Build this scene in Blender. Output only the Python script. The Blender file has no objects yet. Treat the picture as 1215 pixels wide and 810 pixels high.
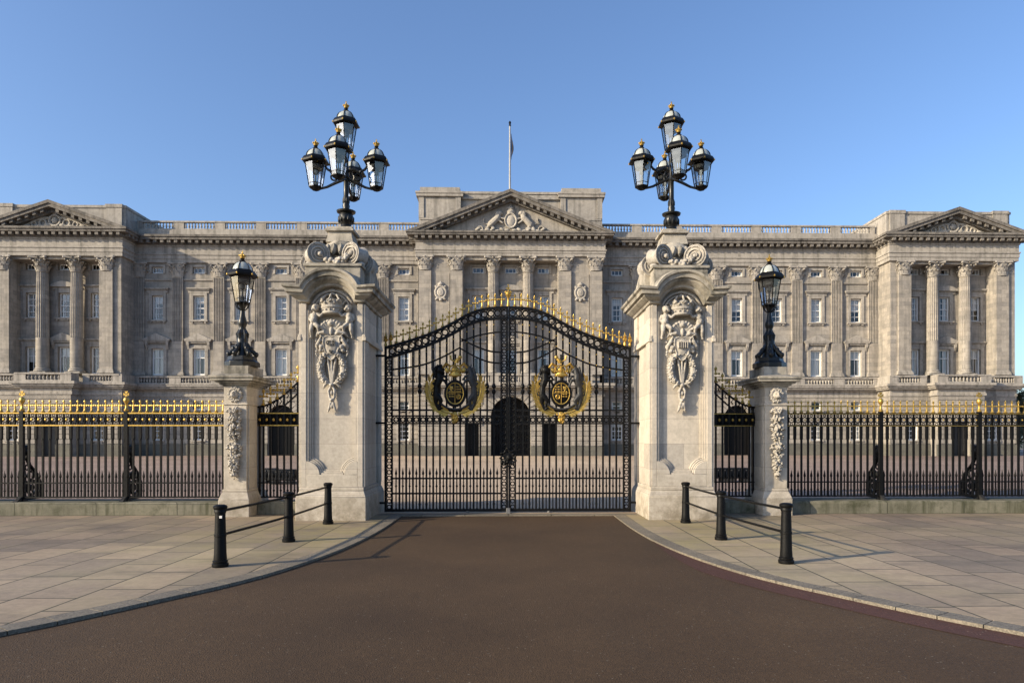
import bpy, bmesh, math, random
from mathutils import Vector, Matrix, Euler
random.seed(7)
R = math.radians
PI = math.pi
SC = bpy.context.scene
COL = SC.collection

# ------------------------------------------------------------------ materials
def new_mat(name):
    m = bpy.data.materials.new(name); m.use_nodes = True
    nt = m.node_tree; nt.nodes.clear()
    return m, nt

def N(nt, kind, **kw):
    n = nt.nodes.new(kind)
    for k, v in kw.items():
        if k == 'ins':
            for a, b in v.items():
                n.inputs[a].default_value = b
        else:
            setattr(n, k, v)
    return n

def L(nt, a, b): nt.links.new(a, b)

def c4(c): return (c[0], c[1], c[2], 1.0)

def ramp(nt, src, p0, p1, c0=(0, 0, 0, 1), c1=(1, 1, 1, 1)):
    r = N(nt, 'ShaderNodeValToRGB')
    r.color_ramp.elements[0].position = p0; r.color_ramp.elements[1].position = p1
    r.color_ramp.elements[0].color = c0; r.color_ramp.elements[1].color = c1
    L(nt, src, r.inputs[0]); return r.outputs[0]

def mix(nt, fac, a, b, mode='MIX'):
    n = N(nt, 'ShaderNodeMix', data_type='RGBA', blend_type=mode)
    for sock, v in ((n.inputs[0], fac), (n.inputs[6], a), (n.inputs[7], b)):
        if isinstance(v, (int, float)): sock.default_value = v
        elif isinstance(v, tuple): sock.default_value = v if len(v) == 4 else c4(v)
        else: L(nt, v, sock)
    return n.outputs[2]

def noise(nt, vec, scale, detail=5, rough=0.6):
    n = N(nt, 'ShaderNodeTexNoise', ins={'Scale': scale, 'Detail': detail, 'Roughness': rough})
    if vec is not None: L(nt, vec, n.inputs['Vector'])
    return n.outputs['Fac']

def scaled(nt, vec, s):
    m = N(nt, 'ShaderNodeMapping'); m.inputs['Scale'].default_value = s
    L(nt, vec, m.inputs['Vector']); return m.outputs[0]

def bsdf(nt, color, rough=0.8, metal=0.0, bump_src=None, bump=0.2, bdist=0.01, spec=0.5, rough_src=None):
    out = N(nt, 'ShaderNodeOutputMaterial'); b = N(nt, 'ShaderNodeBsdfPrincipled')
    b.inputs['Roughness'].default_value = rough; b.inputs['Metallic'].default_value = metal
    b.inputs['Specular IOR Level'].default_value = spec
    if isinstance(color, tuple): b.inputs['Base Color'].default_value = c4(color)
    else: L(nt, color, b.inputs['Base Color'])
    if rough_src is not None: L(nt, rough_src, b.inputs['Roughness'])
    if bump_src is not None:
        bp = N(nt, 'ShaderNodeBump', ins={'Strength': bump, 'Distance': bdist})
        L(nt, bump_src, bp.inputs['Height']); L(nt, bp.outputs[0], b.inputs['Normal'])
    L(nt, b.outputs[0], out.inputs[0]); return b

def stone(name, c1, c2, block=None, joint=(0.12, 0.11, 0.10), jw=0.006, streak=0.35, grime=0.25,
          grime_col=(0.10, 0.095, 0.08), bump=0.25, fine=40, base_dirt=None, sfreq=(2.6, 2.6, 0.16), gscale=2.2):
    m, nt = new_mat(name)
    pos = N(nt, 'ShaderNodeNewGeometry').outputs['Position']
    sp = N(nt, 'ShaderNodeSeparateXYZ'); L(nt, pos, sp.inputs[0])
    ad = N(nt, 'ShaderNodeMath', operation='ADD'); L(nt, sp.outputs[0], ad.inputs[0]); L(nt, sp.outputs[1], ad.inputs[1])
    cb = N(nt, 'ShaderNodeCombineXYZ'); L(nt, ad.outputs[0], cb.inputs[0]); L(nt, sp.outputs[2], cb.inputs[1])
    big = noise(nt, pos, 0.9, 6, 0.65)
    col = mix(nt, ramp(nt, big, 0.3, 0.7), c1, c2)
    joint_fac = None
    if block:
        br = N(nt, 'ShaderNodeTexBrick', offset=0.5, ins={'Scale': 1.0, 'Brick Width': block[0], 'Row Height': block[1],
               'Mortar Size': jw, 'Mortar Smooth': 0.3, 'Bias': 0.0,
               'Color1': (0.76, 0.76, 0.77, 1), 'Color2': (1.16, 1.13, 1.08, 1), 'Mortar': (1, 1, 1, 1)})
        L(nt, cb.outputs[0], br.inputs['Vector'])
        col = mix(nt, 0.75, col, br.outputs['Color'], 'MULTIPLY')
        joint_fac = br.outputs['Fac']
    fn = noise(nt, pos, fine * 0.25, 8, 0.7)
    col = mix(nt, 1.0, col, ramp(nt, fn, 0.25, 0.75, (0.80, 0.80, 0.80, 1), (1.12, 1.12, 1.12, 1)), 'MULTIPLY')
    st = noise(nt, scaled(nt, pos, sfreq), 1.0, 5, 0.65)
    col = mix(nt, ramp(nt, st, 0.48, 0.70, (0, 0, 0, 1), (streak, streak, streak, 1)), col, grime_col)
    gr = noise(nt, scaled(nt, pos, (1, 1, 1)), gscale, 9, 0.75)
    col = mix(nt, ramp(nt, gr, 0.5, 0.7, (0, 0, 0, 1), (grime, grime, grime, 1)), col, grime_col)
    if base_dirt:
        gz = N(nt, 'ShaderNodeMath', operation='MULTIPLY_ADD'); gz.inputs[1].default_value = -1.0 / base_dirt[0]; gz.inputs[2].default_value = 1.0
        L(nt, sp.outputs[2], gz.inputs[0])
        g2 = N(nt, 'ShaderNodeMath', operation='MULTIPLY'); L(nt, gz.outputs[0], g2.inputs[0]); L(nt, ramp(nt, gr, 0.38, 0.62), g2.inputs[1]); g2.use_clamp = True
        col = mix(nt, g2.outputs[0], col, base_dirt[1])
    if joint_fac is not None:
        col = mix(nt, joint_fac, col, joint)
    bsdf(nt, col, 0.85, bump_src=noise(nt, pos, fine, 6, 0.7), bump=bump, bdist=0.01, spec=0.25)
    return m

M = {}
M['palace'] = stone('portland_stone', (0.275, 0.252, 0.222), (0.37, 0.338, 0.295), (1.1, 0.44), streak=0.5, grime=0.36, bump=0.3, fine=14)
M['palace_trim'] = stone('portland_trim', (0.30, 0.275, 0.242), (0.41, 0.375, 0.328), None, streak=0.6, grime=0.45, grime_col=(0.07, 0.066, 0.058), bump=0.3, fine=14)
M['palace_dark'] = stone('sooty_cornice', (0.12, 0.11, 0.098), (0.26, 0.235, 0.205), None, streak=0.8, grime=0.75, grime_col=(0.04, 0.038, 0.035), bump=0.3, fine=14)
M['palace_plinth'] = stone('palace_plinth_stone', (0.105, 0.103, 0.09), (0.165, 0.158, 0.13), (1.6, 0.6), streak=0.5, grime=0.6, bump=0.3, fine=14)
M['pier'] = stone('gate_pier_stone', (0.425, 0.385, 0.325), (0.53, 0.48, 0.41), (3.0, 0.57), joint=(0.24, 0.21, 0.18), jw=0.004, streak=0.22, grime=0.28, bump=0.22, fine=60,
                  base_dirt=(1.1, (0.20, 0.17, 0.125)))
M['carved'] = stone('carved_stone', (0.34, 0.312, 0.268), (0.48, 0.44, 0.385), None, streak=0.35, grime=0.85, gscale=11.0, grime_col=(0.10, 0.092, 0.078), bump=0.4, fine=50)
M['pier_weathered'] = stone('weathered_cornice_stone', (0.27, 0.245, 0.20), (0.44, 0.40, 0.335), None, streak=0.9, grime=0.95, grime_col=(0.045, 0.045, 0.038), bump=0.5, fine=40)
M['kerbwall'] = stone('mossy_kerb_stone', (0.13, 0.125, 0.09), (0.22, 0.205, 0.155), (1.9, 2.0), joint=(0.05, 0.05, 0.035), jw=0.012, streak=0.9, grime=0.95, grime_col=(0.05, 0.052, 0.028), sfreq=(5.5, 5.5, 0.5), bump=0.5, fine=40)

def paint(name, col, rough, bump=0.15, var=0.3, spec=0.5, lift=0.012):
    m, nt = new_mat(name)
    pos = N(nt, 'ShaderNodeNewGeometry').outputs['Position']
    n1 = noise(nt, pos, 9, 6, 0.7)
    c = mix(nt, ramp(nt, n1, 0.4, 0.75, (0, 0, 0, 1), (var, var, var, 1)), col, tuple(min(1, x * 2.2 + lift) for x in col))
    r = ramp(nt, noise(nt, pos, 17, 5, 0.7), 0.3, 0.75, (rough * 0.75,) * 3 + (1,), (min(1, rough * 1.6),) * 3 + (1,))
    bsdf(nt, c, rough, bump_src=noise(nt, pos, 45, 5, 0.7), bump=bump, bdist=0.004, rough_src=r, spec=spec)
    return m
M['iron'] = paint('black_painted_iron', (0.0035, 0.0035, 0.0036), 0.42, bump=0.45, var=0.22, spec=0.18, lift=0.006)
M['iron_dull'] = paint('weathered_dark_iron', (0.018, 0.018, 0.018), 0.5)
M['bronze'] = paint('blackened_bronze', (0.008, 0.0085, 0.008), 0.32, 0.3, var=0.2, spec=0.4)
M['silvery'] = paint('worn_grey_metal', (0.10, 0.10, 0.10), 0.5)
M['burner'] = paint('lamp_burner_enamel', (0.05, 0.052, 0.05), 0.5)
M['flag'] = paint('dark_flag_cloth', (0.02, 0.018, 0.03), 0.8)
M['soot'] = paint('sooty_letter_stone', (0.09, 0.082, 0.07), 0.85)
M['polegrey'] = paint('weathered_pole_paint', (0.30, 0.295, 0.28), 0.55)
M['pole'] = paint('white_painted_pole', (0.62, 0.60, 0.57), 0.5)

def gold():
    m, nt = new_mat('gilded_iron')
    pos = N(nt, 'ShaderNodeNewGeometry').outputs['Position']
    n1 = noise(nt, pos, 14, 6, 0.7)
    c = mix(nt, ramp(nt, n1, 0.35, 0.8), (0.60, 0.39, 0.09), (0.26, 0.165, 0.045))
    b = bsdf(nt, c, 0.42, metal=0.75, bump_src=noise(nt, pos, 40, 5, 0.7), bump=0.3, bdist=0.004)
    return m
M['gold'] = gold()

def frame_white():
    m, nt = new_mat('white_sash_paint')
    pos = N(nt, 'ShaderNodeNewGeometry').outputs['Position']
    c = mix(nt, noise(nt, pos, 3, 5), (0.66, 0.65, 0.62), (0.80, 0.79, 0.76))
    bsdf(nt, c, 0.5); return m
M['sash'] = frame_white()

def glassy(name, tint, fac_lo, fac_hi, rough):
    m, nt = new_mat(name)
    out = N(nt, 'ShaderNodeOutputMaterial')
    tr = N(nt, 'ShaderNodeBsdfTransparent'); tr.inputs[0].default_value = c4(tint)
    gl = N(nt, 'ShaderNodeBsdfGlossy'); gl.inputs['Roughness'].default_value = rough; gl.inputs[0].default_value = (0.95, 0.97, 1, 1)
    pos = N(nt, 'ShaderNodeNewGeometry').outputs['Position']
    bp = N(nt, 'ShaderNodeBump', ins={'Strength': 0.12, 'Distance': 0.02}); L(nt, noise(nt, pos, 1.7, 2, 0.5), bp.inputs['Height']); L(nt, bp.outputs[0], gl.inputs['Normal'])
    lw = N(nt, 'ShaderNodeLayerWeight'); lw.inputs[0].default_value = 0.35
    r = ramp(nt, lw.outputs['Fresnel'], 0.0, 1.0, (fac_lo,) * 3 + (1,), (fac_hi,) * 3 + (1,))
    mx = N(nt, 'ShaderNodeMixShader'); L(nt, r, mx.inputs[0]); L(nt, tr.outputs[0], mx.inputs[1]); L(nt, gl.outputs[0], mx.inputs[2])
    L(nt, mx.outputs[0], out.inputs[0]); return m
M['pane'] = glassy('window_glass', (0.95, 0.96, 0.96), 0.05, 0.6, 0.02)
M['lampglass'] = glassy('lantern_glass', (0.93, 0.95, 0.95), 0.10, 0.6, 0.03)

def opal():
    m, nt = new_mat('opal_dome_glass')
    pos = N(nt, 'ShaderNodeNewGeometry').outputs['Position']
    c = mix(nt, noise(nt, scaled(nt, pos, (6, 6, 1.5)), 1.0, 5), (0.26, 0.28, 0.265), (0.46, 0.49, 0.46))
    bsdf(nt, c, 0.22); return m
M['opal'] = opal()

def cloth():
    m, nt = new_mat('net_curtain')
    pos = N(nt, 'ShaderNodeNewGeometry').outputs['Position']
    w = noise(nt, scaled(nt, pos, (9, 9, 0.25)), 1.0, 3)
    c = mix(nt, ramp(nt, w, 0.35, 0.65), (0.42, 0.42, 0.42), (0.80, 0.79, 0.76))
    bsdf(nt, c, 0.9); return m
M['curtain'] = cloth()

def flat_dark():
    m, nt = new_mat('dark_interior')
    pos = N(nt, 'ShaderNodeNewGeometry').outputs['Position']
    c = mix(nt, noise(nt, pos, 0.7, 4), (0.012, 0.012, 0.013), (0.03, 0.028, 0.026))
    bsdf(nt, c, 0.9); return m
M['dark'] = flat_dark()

def tarmac(name, c1, c2, speck, scale=1.0, patch=(0.04, 0.035, 0.03)):
    m, nt = new_mat(name)
    pos = N(nt, 'ShaderNodeNewGeometry').outputs['Position']
    col = mix(nt, ramp(nt, noise(nt, pos, 0.45 * scale, 7, 0.62), 0.32, 0.68), c1, c2)
    # tyre-worn lanes, stretched along the drive
    lane = noise(nt, scaled(nt, pos, (0.9, 0.12, 1)), 1.0, 4, 0.6)
    col = mix(nt, ramp(nt, lane, 0.5, 0.75, (0, 0, 0, 1), (0.35, 0.35, 0.35, 1)), col, patch)
    vo = N(nt, 'ShaderNodeTexVoronoi', feature='F1', ins={'Scale': 75.0, 'Randomness': 1.0}); L(nt, pos, vo.inputs['Vector'])
    sepc = N(nt, 'ShaderNodeSeparateColor'); L(nt, vo.outputs['Color'], sepc.inputs[0])
    col = mix(nt, 1.0, col, ramp(nt, sepc.outputs[0], 0.0, 1.0, (0.74, 0.74, 0.74, 1), (1.26, 1.25, 1.23, 1)), 'MULTIPLY')
    sp = ramp(nt, sepc.outputs[1], 0.994, 0.998)
    big2 = noise(nt, pos, 0.16 * scale, 5, 0.55)
    col = mix(nt, 1.0, col, ramp(nt, big2, 0.35, 0.65, (0.78, 0.76, 0.76, 1), (1.16, 1.16, 1.14, 1)), 'MULTIPLY')
    drip = noise(nt, scaled(nt, pos, (1.6, 0.5, 1)), 0.9, 8, 0.72)
    col = mix(nt, ramp(nt, drip, 0.6, 0.72, (0, 0, 0, 1), (0.4, 0.4, 0.4, 1)), col, tuple(0.55 * x for x in patch))
    col = mix(nt, sp, col, speck)
    bsdf(nt, col, 0.82, bump_src=vo.outputs['Distance'], bump=0.4, bdist=0.01, spec=0.3)
    return m
M['tarmac'] = tarmac('red_brown_tarmac', (0.050, 0.029, 0.0135), (0.070, 0.042, 0.020), (0.16, 0.13, 0.095), patch=(0.042, 0.027, 0.016))
M['forecourt'] = tarmac('pink_forecourt_tarmac', (0.42, 0.325, 0.23), (0.50, 0.39, 0.28), (0.5, 0.4, 0.33), scale=0.35, patch=(0.28, 0.215, 0.165))
M['redtarmac'] = tarmac('dark_red_edge_tarmac', (0.060, 0.026, 0.020), (0.080, 0.036, 0.026), (0.2, 0.15, 0.12), patch=(0.045, 0.028, 0.022))
M['forecourt_side'] = tarmac('red_grey_forecourt', (0.22, 0.165, 0.135), (0.29, 0.215, 0.175), (0.36, 0.28, 0.24), scale=0.35, patch=(0.17, 0.125, 0.105))
M['earth'] = tarmac('distant_ground', (0.06, 0.065, 0.035), (0.10, 0.09, 0.06), (0.1, 0.1, 0.1), scale=0.1)

def flags():
    m, nt = new_mat('york_stone_flags')
    pos = N(nt, 'ShaderNodeNewGeometry').outputs['Position']
    sp = N(nt, 'ShaderNodeSeparateXYZ'); L(nt, pos, sp.inputs[0])
    cb = N(nt, 'ShaderNodeCombineXYZ'); L(nt, sp.outputs[1], cb.inputs[0]); L(nt, sp.outputs[0], cb.inputs[1])
    br = N(nt, 'ShaderNodeTexBrick', offset=0.43, squash=1.25, squash_frequency=3, ins={'Scale': 1.0, 'Brick Width': 1.05, 'Row Height': 0.70, 'Mortar Size': 0.015,
           'Mortar Smooth': 0.35, 'Color1': (0.66, 0.66, 0.68, 1), 'Color2': (1.2, 1.14, 1.04, 1), 'Mortar': (1, 1, 1, 1)})
    L(nt, cb.outputs[0], br.inputs['Vector'])
    big = ramp(nt, noise(nt, pos, 0.35, 6, 0.6), 0.32, 0.68)
    col = mix(nt, big, (0.30, 0.245, 0.185), (0.41, 0.34, 0.26))
    col = mix(nt, 0.85, col, br.outputs['Color'], 'MULTIPLY')
    col = mix(nt, 1.0, col, ramp(nt, noise(nt, pos, 7, 9, 0.75), 0.3, 0.72, (0.76, 0.76, 0.76, 1), (1.13, 1.13, 1.13, 1)), 'MULTIPLY')
    stain = ramp(nt, noise(nt, scaled(nt, pos, (0.8, 1.7, 1)), 0.55, 8, 0.7), 0.5, 0.66, (0, 0, 0, 1), (0.62, 0.62, 0.62, 1))
    col = mix(nt, stain, col, (0.105, 0.095, 0.08))
    yel = ramp(nt, noise(nt, scaled(nt, pos, (0.5, 0.5, 1)), 0.7, 7, 0.65), 0.46, 0.66, (0, 0, 0, 1), (0.45, 0.45, 0.45, 1))
    col = mix(nt, yel, col, (0.27, 0.235, 0.125))  # scattered yellow-green tone over the slabs
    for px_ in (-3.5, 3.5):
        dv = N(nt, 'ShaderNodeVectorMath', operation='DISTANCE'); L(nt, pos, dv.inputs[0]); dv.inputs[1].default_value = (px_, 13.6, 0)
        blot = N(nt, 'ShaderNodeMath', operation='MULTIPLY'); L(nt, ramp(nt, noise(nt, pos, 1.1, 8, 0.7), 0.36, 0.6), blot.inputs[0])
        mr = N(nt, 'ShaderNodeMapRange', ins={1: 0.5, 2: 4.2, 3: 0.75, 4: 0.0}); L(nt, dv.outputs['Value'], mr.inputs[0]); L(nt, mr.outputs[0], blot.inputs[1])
        col = mix(nt, blot.outputs[0], col, (0.33, 0.285, 0.125))  # yellower blotches, stronger towards each gate pier
    dk = ramp(nt, noise(nt, pos, 0.11, 4, 0.5), 0.42, 0.6, (0.72, 0.70, 0.70, 1), (1.05, 1.05, 1.03, 1))
    col = mix(nt, 1.0, col, dk, 'MULTIPLY')
    gum = N(nt, 'ShaderNodeTexVoronoi', feature='F1', ins={'Scale': 2.6}); L(nt, pos, gum.inputs['Vector'])
    col = mix(nt, ramp(nt, gum.outputs['Distance'], 0.035, 0.06, (0.5, 0.5, 0.5, 1), (0, 0, 0, 1)), col, (0.09, 0.085, 0.08))
    col = mix(nt, br.outputs['Fac'], col, (0.06, 0.056, 0.038))
    h = mix(nt, br.outputs['Fac'], ramp(nt, noise(nt, pos, 14, 8, 0.7), 0.2, 0.8, (0.6, 0.6, 0.6, 1), (1, 1, 1, 1)), (0, 0, 0, 1))
    bsdf(nt, col, 0.75, bump_src=h, bump=0.5, bdist=0.012, spec=0.3)
    return m
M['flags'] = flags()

def granite():
    m, nt = new_mat('granite_kerb')
    pos = N(nt, 'ShaderNodeNewGeometry').outputs['Position']
    vo = N(nt, 'ShaderNodeTexVoronoi', feature='F1', ins={'Scale': 60.0}); L(nt, pos, vo.inputs['Vector'])
    sepc = N(nt, 'ShaderNodeSeparateColor'); L(nt, vo.outputs['Color'], sepc.inputs[0])
    col = mix(nt, sepc.outputs[0], (0.11, 0.095, 0.072), (0.225, 0.195, 0.15))
    col = mix(nt, 1.0, col, ramp(nt, noise(nt, pos, 1.2, 6, 0.6), 0.3, 0.7, (0.7, 0.7, 0.7, 1), (1.12, 1.1, 1.05, 1)), 'MULTIPLY')
    bsdf(nt, col, 0.7, bump_src=sepc.outputs[1], bump=0.3, bdist=0.006); return m
M['granite'] = granite()

def bark():
    m, nt = new_mat('bare_bark')
    pos = N(nt, 'ShaderNodeNewGeometry').outputs['Position']
    c = mix(nt, noise(nt, scaled(nt, pos, (4, 4, 1)), 1.0, 6), (0.045, 0.038, 0.03), (0.11, 0.095, 0.075))
    bsdf(nt, c, 0.9); return m
M['bark'] = bark()
def leafm():
    m, nt = new_mat('evergreen_leaves')
    pos = N(nt, 'ShaderNodeNewGeometry').outputs['Position']
    c = mix(nt, noise(nt, pos, 1.5, 6), (0.03, 0.04, 0.018), (0.075, 0.08, 0.035))
    bsdf(nt, c, 0.7); return m
M['leaf'] = leafm()

# ------------------------------------------------------------------ mesh builder
def _ico(sub):
    bm = bmesh.new(); bmesh.ops.create_icosphere(bm, subdivisions=sub, radius=1.0)
    bm.verts.ensure_lookup_table()
    v = [tuple(x.co) for x in bm.verts]; f = [tuple(y.index for y in x.verts) for x in bm.faces]
    bm.free(); return v, f
ICO = {1: _ico(1), 2: _ico(2), 3: _ico(3)}

class MB:
    def __init__(self): self.v = []; self.f = []
    def add(self, vs, fs):
        o = len(self.v); self.v += [tuple(x) for x in vs]; self.f += [tuple(i + o for i in f) for f in fs]; return self
    def box(self, x0, x1, y0, y1, z0, z1):
        return self.add([(x0, y0, z0), (x1, y0, z0), (x1, y1, z0), (x0, y1, z0), (x0, y0, z1), (x1, y0, z1), (x1, y1, z1), (x0, y1, z1)],
                        [(0, 3, 2, 1), (4, 5, 6, 7), (0, 1, 5, 4), (1, 2, 6, 5), (2, 3, 7, 6), (3, 0, 4, 7)])
    def frustum(self, x0, x1, y0, y1, z0, X0, X1, Y0, Y1, z1):
        return self.add([(x0, y0, z0), (x1, y0, z0), (x1, y1, z0), (x0, y1, z0), (X0, Y0, z1), (X1, Y0, z1), (X1, Y1, z1), (X0, Y1, z1)],
                        [(0, 3, 2, 1), (4, 5, 6, 7), (0, 1, 5, 4), (1, 2, 6, 5), (2, 3, 7, 6), (3, 0, 4, 7)])
    def prism(self, poly, plane, c0, c1):
        def P(a, b, c): return {'xz': (a, c, b), 'xy': (a, b, c), 'yz': (c, a, b)}[plane]
        n = len(poly)
        vs = [P(a, b, c0) for a, b in poly] + [P(a, b, c1) for a, b in poly]
        fs = [tuple(range(n)), tuple(range(2 * n - 1, n - 1, -1))] + [(i, i + n, (i + 1) % n + n, (i + 1) % n) for i in range(n)]
        return self.add(vs, fs)
    def lathe(self, prof, n=12, c=(0, 0, 0), axis='z', a0=0.0, sx=1.0, sy=1.0):
        vs, fs = [], []
        for r, z in prof:
            for k in range(n):
                a = a0 + 2 * PI * k / n
                p = (r * math.cos(a) * sx, r * math.sin(a) * sy, z)
                if axis == 'y': p = (p[0], p[2], p[1])
                if axis == 'x': p = (p[2], p[0], p[1])
                vs.append((p[0] + c[0], p[1] + c[1], p[2] + c[2]))
        for i in range(len(prof) - 1):
            for k in range(n):
                fs.append((i * n + k, i * n + (k + 1) % n, (i + 1) * n + (k + 1) % n, (i + 1) * n + k))
        fs.append(tuple(range(n - 1, -1, -1))); fs.append(tuple((len(prof) - 1) * n + k for k in range(n)))
        return self.add(vs, fs)
    def tube(self, pts, r, n=6):
        pts = [Vector(p) for p in pts]; m = len(pts)
        rs = r if isinstance(r, (list, tuple)) else [r] * m
        vs, fs = [], []; ref = None
        for i, p in enumerate(pts):
            t = (pts[min(i + 1, m - 1)] - pts[max(i - 1, 0)]).normalized()
            if ref is None or abs(ref.dot(t)) > 0.98:
                ref = Vector((0, 0, 1)) if abs(t.z) < 0.9 else Vector((0, 1, 0))
            u = (ref - t * ref.dot(t)).normalized(); w = t.cross(u); ref = u
            for k in range(n):
                a = 2 * PI * k / n + PI / n
                vs.append(p + (u * math.cos(a) + w * math.sin(a)) * rs[i])
        for i in range(m - 1):
            for k in range(n):
                fs.append((i * n + k, i * n + (k + 1) % n, (i + 1) * n + (k + 1) % n, (i + 1) * n + k))
        fs.append(tuple(range(n - 1, -1, -1))); fs.append(tuple((m - 1) * n + k for k in range(n)))
        return self.add(vs, fs)
    def ell(self, c, r, rot=(0, 0, 0), sub=2):
        if isinstance(r, (int, float)): r = (r, r, r)
        v, f = ICO[sub]; E = Euler(rot).to_matrix()
        return self.add([E @ Vector((x * r[0], y * r[1], z * r[2])) + Vector(c) for x, y, z in v], f)
    def limb(self, a, b, r0, r1, sub=2):
        a, b = Vector(a), Vector(b); self.tube([a, a.lerp(b, .35), b], [r0, r0 * .6 + r1 * .45, r1], 8)
        self.ell(a, r0, sub=1); return self.ell(b, r1, sub=1)
    def torus(self, c, Rr, r, axis='y', n=14, m=5, sx=1.0, sz=1.0):
        vs, fs = [], []
        for i in range(n):
            a = 2 * PI * i / n
            for j in range(m):
                b = 2 * PI * j / m
                q = Rr + r * math.cos(b); h = r * math.sin(b)
                p = (q * math.cos(a) * sx, h, q * math.sin(a) * sz)
                if axis == 'z': p = (p[0], p[2], p[1])
                if axis == 'x': p = (p[1], p[0], p[2])
                vs.append((p[0] + c[0], p[1] + c[1], p[2] + c[2]))
        for i in range(n):
            for j in range(m):
                fs.append((i * m + j, ((i + 1) % n) * m + j, ((i + 1) % n) * m + (j + 1) % m, i * m + (j + 1) % m))
        return self.add(vs, fs)
    def wall(self, x0, x1, z0, z1, y, ops, reveal=0.35):
        xs = sorted({x0, x1} | {q for o in ops for q in o[:2] if x0 < q < x1}); zs = sorted({z0, z1} | {q for o in ops for q in o[2:4] if z0 < q < z1})
        for i in range(len(xs) - 1):
            for j in range(len(zs) - 1):
                cx, cz = (xs[i] + xs[i + 1]) / 2, (zs[j] + zs[j + 1]) / 2
                if any(o[0] < cx < o[1] and o[2] < cz < o[3] for o in ops): continue
                self.add([(xs[i], y, zs[j]), (xs[i + 1], y, zs[j]), (xs[i + 1], y, zs[j + 1]), (xs[i], y, zs[j + 1])], [(0, 1, 2, 3)])
        for a, b, c, d in ops:
            Y = y + reveal
            self.add([(a, y, c), (b, y, c), (b, y, d), (a, y, d), (a, Y, c), (b, Y, c), (b, Y, d), (a, Y, d)],
                     [(0, 1, 5, 4), (1, 2, 6, 5), (2, 3, 7, 6), (3, 0, 4, 7)])
        return self
    def courses(self, x0, x1, z0, z1, y, ops, pitch=0.5, proud=0.09, gap=0.055):
        n = max(1, round((z1 - z0) / pitch)); p = (z1 - z0) / n
        for k in range(n):
            a, b = z0 + k * p + gap, z0 + (k + 1) * p
            cuts = sorted((o[0], o[1]) for o in ops if o[2] < b - 0.1 and o[3] > a + 0.1)
            x = x0
            for c, d in cuts:
                if c > x: self.box(x, c, y - proud, y + 0.02, a, b)
                x = max(x, d)
            if x < x1: self.box(x, x1, y - proud, y + 0.02, a, b)
        return self
    def steps(self, x0, x1, y0, y1, prof):
        for o, z0, z1 in prof: self.box(x0 - o, x1 + o, y0 - o, y1, z0, z1)
        return self
    def xform(self, fn): self.v = [tuple(fn(Vector(p))) for p in self.v]; return self
    def merge(self, other, fn=None):
        return self.add([fn(Vector(p)) for p in other.v] if fn else other.v, other.f)
    def mesh(self, name, mat, origin=(0, 0, 0), sharp=35, fix=True):
        me = bpy.data.meshes.new(name)
        ox, oy, oz = origin
        me.from_pydata([(x - ox, y - oy, z - oz) for x, y, z in self.v], [], self.f)
        if fix:
            bm = bmesh.new(); bm.from_mesh(me); bmesh.ops.recalc_face_normals(bm, faces=bm.faces); bm.to_mesh(me); bm.free()
        me.polygons.foreach_set('use_smooth', [True] * len(me.polygons))
        me.set_sharp_from_angle(angle=R(sharp))
        me.materials.append(mat if not isinstance(mat, str) else M[mat]); me.update()
        return me
    def build(self, name, mat, parent=None, origin=None, bevel=0, remesh=0, sharp=35, label=None, smooth_it=0):
        if origin is None: origin = W[parent] if parent else (0, 0, 0)
        me = self.mesh(name, mat, origin, sharp)
        o = put(name, me, parent, origin, label=label)
        if remesh:
            r = o.modifiers.new('remesh', 'REMESH'); r.mode = 'VOXEL'; r.voxel_size = remesh; r.use_smooth_shade = True
            if smooth_it:
                sm = o.modifiers.new('smooth', 'SMOOTH'); sm.iterations = smooth_it; sm.factor = 0.5
            dg = bpy.context.evaluated_depsgraph_get()
            nm = bpy.data.meshes.new_from_object(o.evaluated_get(dg), depsgraph=dg)
            o.modifiers.clear(); o.data = nm; nm.name = name
            if not nm.materials: nm.materials.append(M[mat])
        if bevel:
            b = o.modifiers.new('bevel', 'BEVEL'); b.width = bevel; b.segments = 2; b.limit_method = 'ANGLE'; b.angle_limit = R(40)
        return o

W = {}      # world position of every object's origin (no parent is rotated or scaled)
def put(name, me, parent=None, pos=(0, 0, 0), rot=(0, 0, 0), scale=(1, 1, 1), label=None):
    o = bpy.data.objects.new(name, me); COL.objects.link(o)
    p = Vector(pos); o.parent = parent
    o.location = p - Vector(W[parent]) if parent else p
    o.rotation_euler = rot; o.scale = scale
    W[o] = tuple(p)
    if label: o['label'] = label
    return o

def put_copy(src, parent, pos, rot=None, scale=None, label=None):
    """a copy of one part (mesh data and modifiers shared)"""
    o = src.copy(); COL.objects.link(o); o.parent = parent
    o.location = Vector(pos) - Vector(W[parent]) if parent else Vector(pos)
    if rot is not None: o.rotation_euler = rot
    if scale is not None: o.scale = scale
    W[o] = tuple(pos)
    if label: o['label'] = label
    return o

def thing(name, label, cat, pos=(0, 0, 0), group=None):
    o = put(name, None, None, pos); tag(o, label, cat, group); return o
def tag(o, label, cat, group=None):
    o['label'] = label; o['category'] = cat
    if group: o['group'] = group
    return o
def struct(name, mb, mat):
    o = mb.build(name, mat); o['kind'] = 'structure'; return o
def copy_tree(src, pos, parent=None, label=None):
    o = src.copy(); COL.objects.link(o)
    if parent is not None: o.parent = parent
    else: o.location = pos; W[o] = tuple(pos)
    if parent is not None: W[o] = tuple(Vector(W[parent]) + Vector(src.location))
    if label: o['label'] = label
    for ch in list(src.children): copy_tree(ch, None, o)
    return o

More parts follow.
